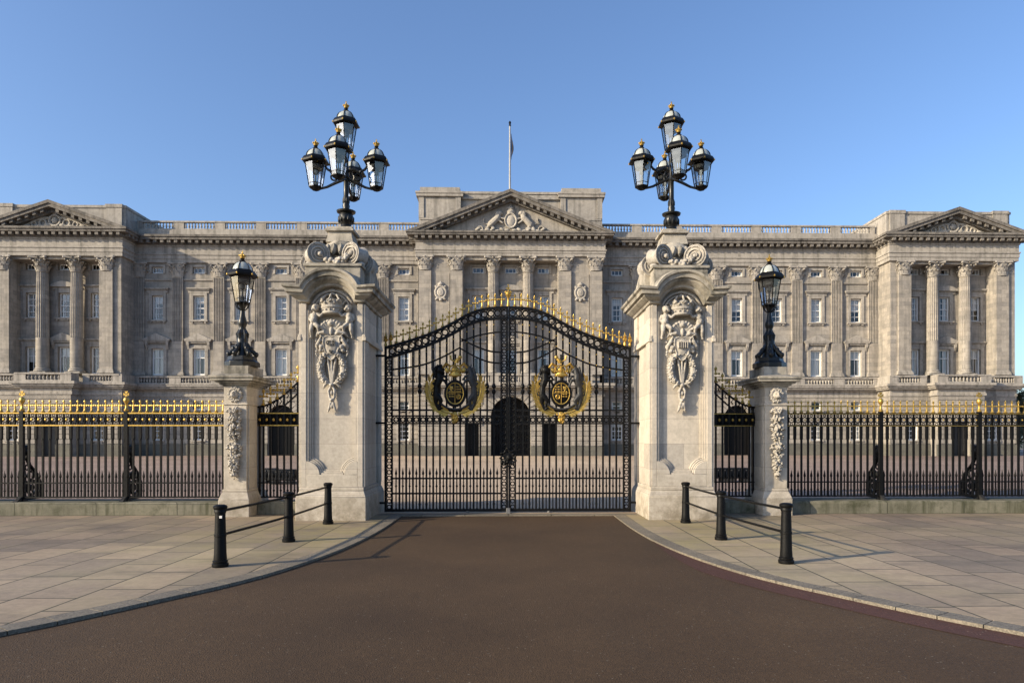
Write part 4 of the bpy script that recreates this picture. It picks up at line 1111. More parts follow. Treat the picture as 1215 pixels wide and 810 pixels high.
def pier_carving(t, s, letters):
    X = s*PX; Y = PY0 + .09
    rnd = random.Random(5)
    deep = lambda m: m.xform(lambda p: Vector((p.x, Y + (p.y - Y)*1.45, p.z)))
    # crown
    c = MB(); cz = 4.60; cy = Y + .02
    c.lathe([(.235, cz), (.255, cz + .02), (.255, cz + .05), (.24, cz + .06), (.245, cz + .12), (.265, cz + .14), (.265, cz + .17), (.25, cz + .18), (.27, cz + .26), (.18, cz + .30)], 28, (X, cy, 0), sy=.8)
    for k in range(16):
        a = 2*PI*k/16; x, y = X + .27*math.cos(a), cy + .215*math.sin(a)
        if k % 2 == 0:
            for d in ((0, .27), (0, .32), (-.035, .29), (.035, .29)): c.ell((x - d[0]*math.sin(a), y + d[0]*math.cos(a), cz + d[1]), .034, sub=1)
        else: c.ell((x, y, cz + .24), (.03, .03, .035), sub=1)
        c.ell((X + .25*math.cos(a), cy + .2*math.sin(a), cz + .09), .022, sub=1)
    for b in (0, PI/2, PI/4, -PI/4):
        pts = []
        for i in range(13):
            f = -1 + 2*i/12; rr = .265*f; h = .30 + .13*math.sin(PI*(1 - abs(f)))*.6 + .10*(1 - f*f)
            pts.append((X + rr*math.cos(b), cy + rr*.8*math.sin(b), cz + h))
        c.tube(pts, .026, 6)
    c.ell((X, cy, cz + .27), (.2, .16, .12)); c.ell((X, cy, cz + .47), .055); c.box(X - .018, X + .018, cy - .02, cy + .02, cz + .5, cz + .63); c.box(X - .055, X + .055, cy - .02, cy + .02, cz + .55, cz + .59)
    deep(c).build('crown', 'carved', t, remesh=.009)
    # cherubs
    for q in (-1, 1):
        b = MB(); bx = X + q*.385; by = Y - .02
        hd = (bx - q*.02, by - .05, 4.73)
        b.ell(hd, (.078, .08, .088)); b.ell((hd[0] - q*.02, hd[1] - .075, hd[2] - .012), (.02, .02, .018), sub=1); b.ell((hd[0] + q*.035, hd[1] - .05, hd[2] - .025), .036, sub=1); b.ell((hd[0] - q*.045, hd[1] - .05, hd[2] - .025), .036, sub=1)
        for k in range(9): b.ell((hd[0] + .06*math.cos(k*.7), hd[1] + .02, hd[2] + .04 + .05*math.sin(k*.7)), .03, sub=1)
        b.limb((bx - q*.02, by - .03, 4.66), (bx, by - .02, 4.60), .04, .05)
        b.ell((bx, by - .03, 4.56), (.09, .07, .1)); b.ell((bx + q*.01, by - .05, 4.46), (.085, .08, .09)); b.ell((bx + q*.01, by - .02, 4.38), (.09, .075, .07))
        b.limb((bx - q*.07, by - .04, 4.61), (bx - q*.14, by - .07, 4.56), .038, .032); b.limb((bx - q*.14, by - .07, 4.56), (bx - q*.22, by - .08, 4.63), .032, .024)
        b.ell((bx - q*.235, by - .085, 4.645), (.026, .02, .03), sub=1)
        b.limb((bx + q*.075, by - .02, 4.60), (bx + q*.11, by - .03, 4.5), .038, .03); b.limb((bx + q*.11, by - .03, 4.5), (bx + q*.05, by - .07, 4.43), .03, .024)
        b.limb((bx - q*.03, by - .06, 4.38), (bx - q*.11, by - .10, 4.31), .058, .046); b.limb((bx - q*.11, by - .10, 4.31), (bx - q*.10, by - .05, 4.18), .042, .028); b.ell((bx - q*.12, by - .08, 4.16), (.04, .035, .022), sub=1)
        b.limb((bx + q*.045, by - .05, 4.37), (bx + q*.06, by - .08, 4.24), .058, .046); b.limb((bx + q*.06, by - .08, 4.24), (bx + q*.075, by - .03, 4.10), .042, .027); b.ell((bx + q*.075, by - .06, 4.08), (.03, .045, .022), sub=1)
        deep(b).build('cherub', 'carved', t, remesh=.009, smooth_it=2)
        w = MB()
        for k in range(6):
            w.ell((bx + q*(.10 + .022*k), by + .03, 4.6 - .062*k), (.045, .025, .13), (0, -q*(.25 + .08*k), 0), 1)
        deep(w).build('wing', 'carved', t, remesh=.009)
    # shell and leaf fan under the crown
    f = MB()
    for k in range(-4, 5):
        a = k*.26; f.tube([(X, Y - .02, 4.16), (X + .12*math.sin(a), Y - .06, 4.16 + .14*math.cos(a)), (X + .25*math.sin(a), Y - .09, 4.16 + .27*math.cos(a))], [.025, .035, .04], 6)
        f.ell((X + .27*math.sin(a), Y - .09, 4.16 + .29*math.cos(a)), .05, sub=1)
    f.ell((X, Y - .07, 4.40), (.1, .08, .09)); f.ell((X, Y - .08, 4.22), (.05, .05, .1))
    for q in (-1, 1):
        f.tube([(X + q*.04, Y - .03, 4.14), (X + q*.16, Y - .08, 4.2), (X + q*.30, Y - .07, 4.18), (X + q*.36, Y - .04, 4.10)], [.05, .06, .045, .02], 8)
        f.tube([(X + q*.05, Y - .03, 4.12), (X + q*.18, Y - .06, 4.10), (X + q*.27, Y - .05, 4.02)], [.04, .045, .015], 8)
        for k in range(4): f.ell((X + q*(.2 + .05*k), Y - .05, 4.06 - .03*k + .05*(k % 2)), (.05, .03, .024), (0, q*.5*k, 0), 1)
    deep(f).build('leaf_fan', 'carved', t, remesh=.009)
    # shield
    ca = MB()
    out = [(-.17, 4.08), (-.08, 4.12), (0, 4.10), (.08, 4.12), (.17, 4.08), (.185, 3.98), (.165, 3.86), (.125, 3.74), (.06, 3.62), (0, 3.58), (-.06, 3.62), (-.125, 3.74), (-.165, 3.86), (-.185, 3.98)]
    ca.prism([(X + a, b) for a, b in out], 'xz', Y - .09, Y + .05); ca.ell((X, Y - .05, 3.88), (.17, .07, .26))
    rim = [(X + a, Y - .085, b) for a, b in out] + [(X + out[0][0], Y - .085, out[0][1])]
    ca.tube(rim, .02, 6)
    for q in (-1, 1): ca.tube([(X + q*.17, Y - .07, 4.07), (X + q*.23, Y - .09, 4.13), (X + q*.25, Y - .08, 4.05), (X + q*.21, Y - .08, 4.04)], [.03, .035, .028, .02], 6)
    if not letters:
        for k in range(-2, 3): ca.box(X + k*.05 - .008, X + k*.05 + .008, Y - .155, Y - .1, 3.86, 4.02)
    cart = deep(ca).build('shield', 'carved', t, remesh=.008)
    if letters:
        cu = bpy.data.curves.new('lettering', 'FONT'); cu.body = 'GR'; cu.size = .165; cu.extrude = .02; cu.align_x = 'CENTER'; cu.space_character = 1.1
        tmp = bpy.data.objects.new('lettering', cu); COL.objects.link(tmp); bpy.context.view_layer.update()
        dg = bpy.context.evaluated_depsgraph_get(); me = bpy.data.meshes.new_from_object(tmp.evaluated_get(dg), depsgraph=dg)
        bpy.data.objects.remove(tmp); me.materials.clear(); me.materials.append(M['soot'])
        o = put('lettering', me, cart, (X, Y - .122*1.45, 3.90), rot=(R(90), 0, 0))
        bx = MB().box(X - .006, X + .006, Y - .15, Y - .1, 3.72, 3.78); bx.box(X - .03, X - .018, Y - .15, Y - .1, 3.76, 3.80); bx.box(X + .018, X + .03, Y - .15, Y - .1, 3.76, 3.80)
        deep(bx).build('lettering', 'soot', cart)
    # drooping fruit and flowers at the shield's sides
    for q in (-1, 1):
        fr = MB(); fr.tube([(X + q*.15, Y - .03, 4.03), (X + q*.26, Y - .07, 4.02), (X + q*.32, Y - .06, 3.92), (X + q*.33, Y - .03, 3.82)], [.03, .05, .045, .02], 8)
        for dx, dz, r in ((.22, 3.88, .07), (.28, 3.93, .05), (.25, 3.8, .05), (.34, 3.78, .03), (.35, 3.72, .025), (.33, 3.68, .02), (.19, 3.8, .04)): fr.ell((X + q*dx, Y - .05, dz), r)
        for k in range(5): fr.ell((X + q*(.2 + .04*k), Y - .04, 4.08 - .045*k), (.05, .02, .02), (0, q*(.3 + .3*k), 0), 1)
        deep(fr).build('fruit_cluster', 'carved', t, remesh=.009)
    # wreath
    wr = MB()
    for q in (-1, 1):
        for i in range(110):
            tt = rnd.random(); ang = PI*(.06 + .86*tt)
            x = X + q*(.225*math.sin(ang)**.8 + .03); z = 3.40 + .335*math.cos(ang)
            wd_ = .075*math.sin(PI*(.12 + .8*tt))**.5
            d = Vector((rnd.uniform(-1, 1), 0, rnd.uniform(-1, 1)))*wd_*.85
            wr.ell((x + d.x, Y - .05 - .05*(1 - (d.length/wd_)**2) + rnd.uniform(-.012, .012), z + d.z), (rnd.uniform(.018, .036),)*2 + (rnd.uniform(.018, .034),), sub=1)
        for i in range(34):
            ang = PI*(.06 + .86*i/33); sd_ = 1 if i % 2 else -1
            x = X + q*(.225*math.sin(ang)**.8 + .03 + sd_*.07); z = 3.40 + .335*math.cos(ang) + .02
            wr.ell((x, Y - .045, z), (.045, .03, .013), (rnd.uniform(-.5, .5), q*(ang - PI/2) + sd_*.6, 0), 1)
        wr.tube([(X + q*(.225*math.sin(PI*(.06 + .86*i/14))**.8 + .03), Y - .03, 3.40 + .335*math.cos(PI*(.06 + .86*i/14))) for i in range(15)], [.035 + .04*math.sin(PI*i/14) for i in range(15)], 8)
    deep(wr).build('wreath', 'carved', t, remesh=.006)
    st = MB()
    for q, z1 in ((-1, 3.62), (0, 3.6), (1, 3.62)): st.tube([(X + q*.09, Y - .05, z1), (X + q*.05, Y - .06, 3.35), (X + q*.01, Y - .06, 3.05)], [.03, .025, .03], 6)
    deep(st).build('stalks', 'carved', t, remesh=.009)
    rb = MB()
    rb.ell((X, Y - .06, 3.03), (.06, .06, .05))
    for q in (-1, 1):
        rb.tube([(X, Y - .05, 3.04), (X + q*.1, Y - .07, 3.07), (X + q*.17, Y - .05, 3.0), (X + q*.2, Y - .03, 2.95)], [.03, .04, .035, .015], 6)
        rb.tube([(X + q*.02, Y - .05, 3.0), (X + q*.07, Y - .06, 2.9), (X + q*.055, Y - .05, 2.76), (X + q*.02, Y - .05, 2.68)], [.03, .035, .03, .03], 6)
        rb.tube([(X + q*.01, Y - .04, 2.68), (X + q*.035, Y - .06, 2.6), (X + q*.07, Y - .045, 2.48), (X + q*.10, Y - .03, 2.42)], [.03, .035, .03, .012], 6)
    rb.ell((X, Y - .06, 2.69), (.05, .05, .045)); rb.ell((X, Y - .05, 2.56), (.035, .04, .07)); rb.ell((X, Y - .05, 2.85), (.03, .045, .06))
    deep(rb).build('ribbon_tassel', 'carved', t, remesh=.008)
pier_carving(pierL, -1, True); pier_carving(pierR, 1, False)

# ------------------------------------------------------------------ lanterns
def hexring(rr, z, n=6, a0=0): return [(rr*math.cos(a0 + 2*PI*k/n), rr*math.sin(a0 + 2*PI*k/n), z) for k in range(n)]
def lantern_meshes(k=1.0):
    """glass lantern on its foot at z = 0; hexagonal, tapering down, opal dome, gilt crown"""
    fr = MB(); A0 = PI/6
    rb, rt, zb, zt = .155*k, .245*k, .07*k, .62*k
    B, T = hexring(rb, zb, 6, A0), hexring(rt, zt, 6, A0)
    for i in range(6):
        fr.tube([B[i], T[i]], .013*k, 4); fr.tube([B[i], B[(i + 1) % 6]], .015*k, 4)
        b2 = [B[j][q] + (T[j][q] - B[j][q])*.14 for j in (i, (i + 1) % 6) for q in range(3)]
        fr.tube([tuple(b2[:3]), tuple(b2[3:])], .008*k, 4)
    fr.lathe([(rb*.5, zb - .07*k), (rb*.98, zb - .012*k), (rb*.98, zb), (rb*.4, zb + .005)], 6, a0=A0)
    fr.lathe([(.02*k, -.0), (.07*k, .0), (.05*k, .02*k), (.03*k, zb - .05*k)], 10)
    fr.lathe([(rt*.97, zt - .005), (rt*1.02, zt), (rt*1.30, zt + .035*k), (rt*1.32, zt + .075*k), (rt*1.12, zt + .15*k), (rt*1.02, zt + .165*k), (rt*.9, zt + .15*k), (rt*.9, zt)], 6, a0=A0)
    D = .21*k; zd = zt + .155*k
    for i in range(6):
        a = A0 + 2*PI*i/6; fr.tube([(D*1.06*math.cos(q)*math.cos(a), D*1.06*math.cos(q)*math.sin(a), zd + D*.98*math.sin(q)) for q in [PI/2*j/7 for j in range(8)]], .011*k, 4)
    fr.lathe([(.055*k, zd + D*.93), (.075*k, zd + D*1.0), (.06*k, zd + D*1.1), (.035*k, zd + D*1.22), (.05*k, zd + D*1.34), (.02*k, zd + D*1.38)], 10)
    gl = MB()
    for i in range(6):
        j = (i + 1) % 6; gl.add([B[i], B[j], T[j], T[i]], [(0, 1, 2, 3)])
    dm = MB().lathe([(D*math.cos(q), zd + D*math.sin(q)) for q in [PI/2*j/9*.97 for j in range(10)]], 24)
    br = MB().lathe([(.035*k, zb + .05*k), (.045*k, zb + .12*k), (.02*k, zb + .15*k), (.018*k, zb + .28*k), (.055*k, zb + .32*k), (.06*k, zb + .42*k), (.03*k, zb + .46*k)], 10)
    br.lathe([(.17*k, zt - .12*k), (.19*k, zt - .05*k), (.12*k, zt - .01*k)], 14)
    zc = zd + D*1.34; k0 = k; k = k*.82
    cr = MB().lathe([(.058*k, zc), (.066*k, zc + .02*k), (.06*k, zc + .035*k), (.075*k, zc + .075*k), (.04*k, zc + .12*k), (.015*k, zc + .13*k)], 12)
    for i in range(8):
        a = 2*PI*i/8; cr.ell((.078*k*math.cos(a), .078*k*math.sin(a), zc + .078*k), .022*k, sub=1)
    cr.ell((0, 0, zc + .145*k), .024*k, sub=1); cr.box(-.007*k, .007*k, -.007*k, .007*k, zc + .16*k, zc + .21*k); cr.box(-.024*k, .024*k, -.006*k, .006*k, zc + .177*k, zc + .191*k)
    k = k0; gs = MB().ell((0, 0, 0), (.021*k, .021*k, .03*k), sub=1)
    for i in range(6):
        a = A0 + 2*PI*i/6; pass
    return dict(frame=fr.mesh('lantern', 'iron', sharp=30), glass=gl.mesh('glass', 'lampglass', fix=False), dome=dm.mesh('dome', 'opal'), burner=br.mesh('burner', 'burner'), crown=cr.mesh('gilt_crown', 'gold'), stud=gs.mesh('gilt_stud', 'gold'), spots=[(rt*1.29*math.cos(A0 + PI*i/3), rt*1.29*math.sin(A0 + PI*i/3), zt + .055*k) for i in range(6)])
LM = lantern_meshes(1.0); LM2 = lantern_meshes(1.08)
def lantern(parent, pos, lm, rot=0):
    o = put('lantern', lm['frame'], parent, pos, rot=(0, 0, 0))
    for key, nm in (('glass', 'glass'), ('dome', 'dome'), ('burner', 'burner'), ('crown', 'gilt_crown')): put(nm, lm[key], o, pos)
    for q in lm['spots']: put('gilt_stud', lm['stud'], o, tuple(Vector(pos) + Vector(q)))
    return o
def lamp_cluster(s, label):
    X, Y = (-3.86 if s < 0 else 3.93), 16.36
    t = thing('lamp_cluster', label, 'lamp standard', (X, Y, 6.79), 'five-lantern lamps on the gate piers')
    dz = .07 if s < 0 else .15
    u = MB().lathe([(.15, 6.79), (.17, 6.82), (.13, 6.86), (.12, 6.9), (.17, 7.0), (.185, 7.08), (.16, 7.14), (.15, 7.17), (.215, 7.2), (.225, 7.235), (.12, 7.25), (.07, 7.27)], 20, (X, Y, 0))
    for k in range(12):
        a = 2*PI*k/12; u.ell((X + .165*math.cos(a), Y + .165*math.sin(a), 7.03), (.035, .035, .09), sub=1)
    u.build('urn_foot', 'bronze', t)
    p = MB().lathe([(.085, 7.25), (.075, 7.3), (.09, 7.36), (.07, 7.42), (.075, 7.55), (.062, 7.58), (.06, 8.0), (.085, 8.04), (.06, 8.1), (.055, 8.5), (.07, 8.54 + dz)], 14, (X, Y, 0))
    for k in range(10):
        a = 2*PI*k/10; p.ell((X + .07*math.cos(a), Y + .07*math.sin(a), 7.48), (.02, .02, .08), sub=1)
    p.build('stem', 'bronze', t)
    ZM = 7.66 + dz
    for k in range(4):
        a = k*PI/2; dx, dy = math.cos(a), math.sin(a)
        ar = MB(); L3 = lambda r_, z: (X + dx*r_, Y + dy*r_, z + dz)
        ar.tube([L3(.05, 8.12), L3(.18, 8.16), L3(.32, 8.10), L3(.44, 8.16), L3(.50, 8.24)], [.04, .045, .036, .03, .026], 8); ar.tube([L3(.05, 7.92), L3(.25, 7.84), L3(.45, 7.74), L3(.60, 7.70), L3(.70, 7.68)], [.035, .036, .03, .026, .022], 8)
        ar.torus(L3(.28, 7.98), .08, .022, 'y' if k % 2 == 0 else 'x', 14, 6); ar.tube([L3(.12, 8.12), L3(.2, 7.98), L3(.16, 7.88)], .02, 6)
        ar.ell(L3(.34, 8.1), .05, sub=1)
        ar.build('arm', 'bronze', t)
        lantern(t, L3(.72, 7.66), LM)
    lantern(t, (X, Y, 8.56 + dz), LM)
lamp_cluster(-1, 'black five-lantern lamp on the pier with the GR shield')
lamp_cluster(1, 'black five-lantern lamp on the right-hand pier without letters')

# ------------------------------------------------------------------ smaller piers with single lamps
SX = 6.40
def small_pier(s, label):
    X = s*SX; y0, y1 = 16.17, 17.25; hw = .265
    t = thing('lamp_pier', label, 'stone pier', (X, 16.7, 0), 'smaller lamp piers in the railings')
    p = MB().box(X - .36, X + .36, y0 - .1, y1 + .1, -.15, .40); p.frustum(X - .36, X + .36, y0 - .1, y1 + .1, .401, X - .29, X + .29, y0 - .03, y1 + .03, .58); p.box(X - .29, X + .29, y0 - .03, y1 + .03, .581, .64)
    p.build('plinth', 'pier', t, bevel=.012)
    sh = MB().box(X - hw, X + hw, y0, y1, .64, 3.05); sh.box(X - hw - .03, X + hw + .03, y0 - .03, y1 + .03, 2.62, 2.66); sh.box(X - hw - .015, X + hw + .015, y0 - .015, y1 + .015, 2.66, 2.70)
    for q in (-1, 1): 
        for ya, yb in ((y0 + .06, y0 + .2), (y1 - .2, y1 - .06)): sh.box(*sorted((X + q*hw, X + q*(hw + .03))), ya, yb, .641, 2.61)
    sh.build('shaft', 'pier', t, bevel=.008)
    co = MB()
    for o, a, b in ((.03, 3.05, 3.09), (.08, 3.09, 3.13), (.15, 3.13, 3.17), (.23, 3.175, 3.24), (.26, 3.24, 3.29)): co.box(X - hw - o, X + hw + o, y0 - o, y1 + o, a, b)
    co.frustum(X - hw - .26, X + hw + .26, y0 - .26, y1 + .26, 3.291, X - hw - .02, X + hw + .02, y0 - .02, y1 + .02, 3.35)
    co.box(X - hw - .02, X + hw + .02, y0 + .05, y1 - .05, 3.351, 3.55); co.build('cornice', 'pier_weathered', t, bevel=.01)
    y = y0 - .005; rnd = random.Random(9)
    li = MB(); z = 2.86
    li.ell((X, y - .02, z), (.1, .07, .11)); li.ell((X, y - .09, z - .035), (.05, .05, .045)); li.ell((X, y - .09, z + .02), (.025, .04, .05))
    for q in (-1, 1): li.ell((X + q*.045, y - .075, z + .03), (.025, .02, .018), sub=1); li.ell((X + q*.035, y - .11, z - .045), (.028, .025, .024), sub=1); li.ell((X + q*.1, y - .02, z + .09), .035, sub=1)
    for k in range(22):
        a = 2*PI*k/22; rr = .125 + .02*(k % 2); li.ell((X + rr*math.cos(a), y - .015, z + rr*1.1*math.sin(a)), (.035, .035, .05), (0, -a + PI/2, 0), 1)
    li.xform(lambda p: Vector((p.x, y + (p.y - y)*1.4, p.z)))
    li.build('lion_mask', 'carved', t, remesh=.007)
    d = MB()
    z = 2.56
    for (zc, w, n) in ((2.46, .14, 26), (2.28, .13, 24), (2.08, .16, 34), (1.9, .14, 26), (1.72, .07, 10), (1.6, .15, 30), (1.42, .13, 28), (1.25, .12, 24), (1.1, .09, 16), (.98, .055, 10)):
        for _ in range(n):
            a = rnd.uniform(0, 2*PI); rr = math.sqrt(rnd.random()); r = rnd.uniform(.018, .042)
            d.ell((X + w*rr*math.cos(a), y - .05*(1 - rr*rr) - .015 - rnd.uniform(0, .03), zc + .1*rr*math.sin(a)), (r, r*.9, r*rnd.uniform(.8, 1.4)), (0, rnd.uniform(-1, 1), 0), 1)
    d.tube([(X, y - .01, 2.56), (X, y - .02, .93)], [.04, .02], 6)
    for zc, w in ((2.46, .15), (2.28, .14), (2.08, .17), (1.88, .13), (1.6, .16), (1.42, .14), (1.22, .12), (1.05, .08)):
        for k in range(9):
            a = 2*PI*k/9 + rnd.uniform(-.3, .3); d.ell((X + w*1.02*math.cos(a), y - .05, zc + .09*math.sin(a)), (.045, .03, .012), (rnd.uniform(-.6, .6), -a + rnd.uniform(-.4, .4), 0), 1)
    for zc in (2.5, 1.68):
        for q in (-1, 1): d.tube([(X, y - .05, zc - .05), (X + q*.08, y - .07, zc + .03), (X + q*.14, y - .05, zc), (X + q*.13, y - .04, zc - .07)], [.025, .03, .025, .015], 6)
    d.xform(lambda p: Vector((p.x, y + (p.y - y)*1.7, p.z)))
    d.build('fruit_drop', 'carved', t, remesh=.006)
    return t
small_pier(-1, 'small stone lamp pier with fruit carving, left of the GR pier')
small_pier(1, 'small stone lamp pier with fruit carving, right of the plain-shield pier')
def pier_lamp(s, label):
    X, Y = s*SX, 16.6
    t = thing('pier_lamp', label, 'lamp standard', (X, Y, 3.55), 'single lamps on the smaller piers')
    b = MB().lathe([(.40, 3.55), (.40, 3.66), (.34, 3.70), (.32, 3.80)], 8, (X, Y, 0), a0=PI/8); b.build('base_block', 'bronze', t, bevel=.01)
    sc = MB()
    for k in range(6):
        a = 2*PI*k/6 + .3; d = (math.cos(a), math.sin(a)); P3 = lambda r_, z: (X + d[0]*r_, Y + d[1]*r_, z)
        sc.tube([P3(.10, 4.12), P3(.17, 3.98), P3(.26, 3.90), P3(.31, 3.82), P3(.27, 3.78)], [.04, .05, .055, .05, .04], 8)
        sc.ell(P3(.31, 3.86), (.055, .055, .06)); sc.ell(P3(.2, 3.99), (.05, .05, .06))
        sc.tube([P3(.07, 4.45), P3(.12, 4.34), P3(.1, 4.2)], [.02, .035, .03], 6)
    sc.build('scroll_foot', 'bronze', t)
    st = MB().lathe([(.22, 3.78), (.15, 3.9), (.12, 4.1), (.13, 4.2), (.105, 4.28), (.12, 4.36), (.09, 4.42), (.075, 4.5), (.095, 4.56), (.11, 4.62), (.085, 4.7), (.068, 4.76), (.055, 4.84), (.052, 4.9), (.075, 4.92), (.055, 4.95), (.085, 5.02), (.10, 5.04)], 16, (X, Y, 0))
    for k in range(6):
        a = 2*PI*k/6; st.tube([(X + .05*math.cos(a), Y + .05*math.sin(a), 4.92), (X + .13*math.cos(a), Y + .13*math.sin(a), 4.97), (X + .17*math.cos(a), Y + .17*math.sin(a), 5.08)], .014, 5)
    st.build('stem', 'bronze', t)
    lantern(t, (X, Y, 5.02), LM2)
pier_lamp(-1, 'black single lamp on the pier left of the GR pier')
pier_lamp(1, 'black single lamp on the small pier right of the gates')

# ------------------------------------------------------------------ railings
GY = 16.85
def finial_mesh(h=.30, fat=1.0):
    m = MB(); f = fat
    m.lathe([(.045*f, 0), (.05*f, .015), (.028*f, .04), (.018*f, .09), (.022*f, .12), (.014*f, .15)], 8)
    z = h*.56
    m.ell((0, 0, z), (.024*f, .024*f, .03*f), sub=1)
    m.box(-.06*f, .06*f, -.014*f, .014*f, z - .014, z + .014)
    for q in (-1, 1): m.ell((q*.062*f, 0, z), .024*f, sub=1)
    m.tube([(0, 0, z), (0, 0, h*.78)], .013*f, 6); m.ell((0, 0, h*.86), (.03*f, .02*f, .04*f), sub=1); m.tube([(0, 0, h*.9), (0, 0, h*1.04)], [.014*f, .003], 5)
    return m
FIN = finial_mesh().mesh('finial', 'gold')
FIN_BIG = finial_mesh(.40, 1.35).mesh('finial', 'gold')
BAR = MB().box(-.021, .021, -.021, .021, .38, 2.15); BAR.box(-.03, .03, -.03, .03, 1.82, 2.13); BAR.lathe([(.036, 1.8), (.036, 1.83)], 8)
BAR = BAR.mesh('bar', 'iron')
DOG = MB().box(-.013, .013, -.013, .013, .39, .88)
DOG.lathe([(.013, .86), (.034, .90), (.03, .92), (.012, 1.0), (.002, 1.06)], 6); DOG.lathe([(.012, .53), (.03, .55), (.03, .57), (.012, .59)], 6); DOG = DOG.mesh('dog_bar', 'iron')
def ring_panel(w=.1667):
    m = MB(); m.torus((0, 0, 2.29), .062, .013, 'y', 14, 5); m.torus((0, 0, 2.395), .03, .009, 'y', 10, 4); m.torus((0, 0, 2.19), .03, .009, 'y', 10, 4)
    for q in (-1, 1): m.box(q*w/2 - .016, q*w/2 + .016, -.018, .018, 2.16, 2.43); m.tube([(q*.055, 0, 2.33), (q*w/2, 0, 2.41)], .01, 4); m.tube([(q*.055, 0, 2.25), (q*w/2, 0, 2.17)], .01, 4)
    return m
RINGP = ring_panel().mesh('ring_panel', 'iron')
ROS = MB().ell((0, -.02, 0), (.032, .02, .04)); ROS = ROS.mesh('rosette', 'gold')
ROSP = MB().lathe([(.062, 2.288), (.062, 2.289)], 4) ; 
def back_plate():
    m = MB(); m.box(-.055, .055, .004, .012, 2.17, 2.42); return m
def railing(s, label):
    t = thing('iron_railing', label, 'railing', (s*11, GY, .31), 'railings either side of the piers')
    xa, xb = 6.68, 15.4
    P = 2.5/15
    for nm, z0, z1, hy in (('top_rail', 2.43, 2.465, .03), ('band_rail', 2.13, 2.165, .03), ('lower_rail', .735, .765, .022), ('bottom_rail', .385, .42, .025)):
        a, b = sorted((s*xa, s*xb)); MB().box(a, b, GY - hy, GY + hy, z0, z1).build(nm, 'iron', t)
    if s < 0:
        for z in (2.432, 2.133): MB().box(-xb, -xa, GY - .036, GY - .0305, z, z + .03).build('gilt_line', 'gold', t)
    else:
        for z in (2.434, 2.14): MB().box(xa, xb, GY - .034, GY - .0305, z, z + .011).build('gilt_line', 'gold', t)
    # thin gilt rod through the finials
    MB().tube([(s*xa, GY, 2.467 + .168), (s*xb, GY, 2.467 + .168)], .008, 5).build('gilt_rod', 'gold', t)
    for k in range(-16, 38):
        x = 9.3 + k*P
        if xa + .06 < x < xb and k % 15 != 0:
            put('bar', BAR, t, (s*x, GY, 0)); put('finial', FIN, t, (s*x, GY, 2.467))
        xm = x + P/2
        if xa + .03 < xm < xb - .05:
            put('dog_bar', DOG, t, (s*xm, GY, 0)); put('ring_panel', RINGP, t, (s*xm, GY, 0))
            put('rosette', ROS, t, (s*xm, GY - .012, 2.29), scale=(1, 1, 1) if s < 0 else (.55, .6, .55))
    for x in (9.3, 11.8, 14.3):
        p = MB().box(s*x - .045, s*x + .045, GY - .045, GY + .045, .31, 2.5)
        p.frustum(s*x - .09, s*x + .09, GY - .09, GY + .09, .31, s*x - .05, s*x + .05, GY - .05, GY + .05, .42)
        po = p.build('post', 'iron', t)
        o = MB().lathe([(.05, 2.5), (.055, 2.53), (.028, 2.57), (.024, 2.66), (.04, 2.69), (.062, 2.73), (.066, 2.765), (.052, 2.81), (.022, 2.84)], 12, (s*x, GY, 0))
        for q in (-1, 1): o.frustum(s*x - .012, s*x + .012, GY - .012, GY + .012, 2.915 if q > 0 else 2.905, s*x - .04, s*x + .04, GY - .014, GY + .014, 2.98 if q > 0 else 2.86)
        o.prism([(s*x - .012, 2.90), (s*x - .065, 2.945), (s*x - .065, 2.875)], 'xz', GY - .013, GY + .013); o.prism([(s*x + .012, 2.90), (s*x + .065, 2.945), (s*x + .065, 2.875)], 'xz', GY - .013, GY + .013)
        o.build('orb_cross', 'gold', po)
        # scrolled stay behind the post
        b = MB()
        b.tube([(s*x, GY + .05, 1.60), (s*x, GY + .14, 1.63), (s*x, GY + .2, 1.52), (s*x, GY + .16, 1.36), (s*x, GY + .25, 1.18), (s*x, GY + .5, .95), (s*x, GY + .62, .72), (s*x, GY + .6, .35)], [.04, .055, .06, .05, .045, .045, .05, .055], 8)
        b.torus((s*x, GY + .34, .62), .17, .035, 'x', 16, 6); b.torus((s*x, GY + .3, .92), .1, .028, 'x', 14, 6); b.ell((s*x, GY + .34, .62), (.03, .09, .09)); b.box(s*x - .03, s*x + .03, GY + .04, GY + .66, .33, .42)
        b.ell((s*x, GY + .14, 1.52), (.05, .1, .1)); b.torus((s*x, GY + .16, 1.12), .06, .02, 'x', 12, 5); b.tube([(s*x, GY + .05, .8), (s*x, GY + .2, .76)], .025, 6)
        b.box(s*x - .025, s*x + .025, GY - .30, GY - .04, .312, .36) if False else None
        b.build('scroll_stay', 'iron', po)
        fo = MB().frustum(s*x - .05, s*x + .05, GY - .26, GY, .312, s*x - .04, s*x + .04, GY - .08, GY, .42); fo.build('foot', 'iron_dull', po)
railing(-1, 'black iron railing with gilded studs, left of the gates')
railing(1, 'black iron railing with sparsely gilded band, right of the gates')
for s, lb in ((-1, 'low mossy stone plinth under the railing with gilded studs'), (1, 'low mossy stone plinth under the railing right of the gates')):
    a, b = sorted((s*6.78, s*16.5)); m = MB().box(a, b, 16.42, 17.5, -.15, .27); m.frustum(a, b, 16.42, 17.5, .271, a, b, 16.46, 17.46, .31)
    tag(m.build('railing_plinth', 'kerbwall', bevel=.012), lb, 'plinth', 'stone plinths under the ironwork')
    a, b = sorted((s*4.75, s*6.03)); m = MB().box(a, b, 16.55, 17.2, -.15, .27); m.frustum(a, b, 16.55, 17.2, .271, a, b, 16.58, 17.17, .31)
    tag(m.build('railing_plinth', 'kerbwall', bevel=.012), 'short low plinth between the two stone piers left of the gates' if s < 0 else 'short low plinth between the two stone piers right of the gates', 'plinth', 'stone plinths under the ironwork')

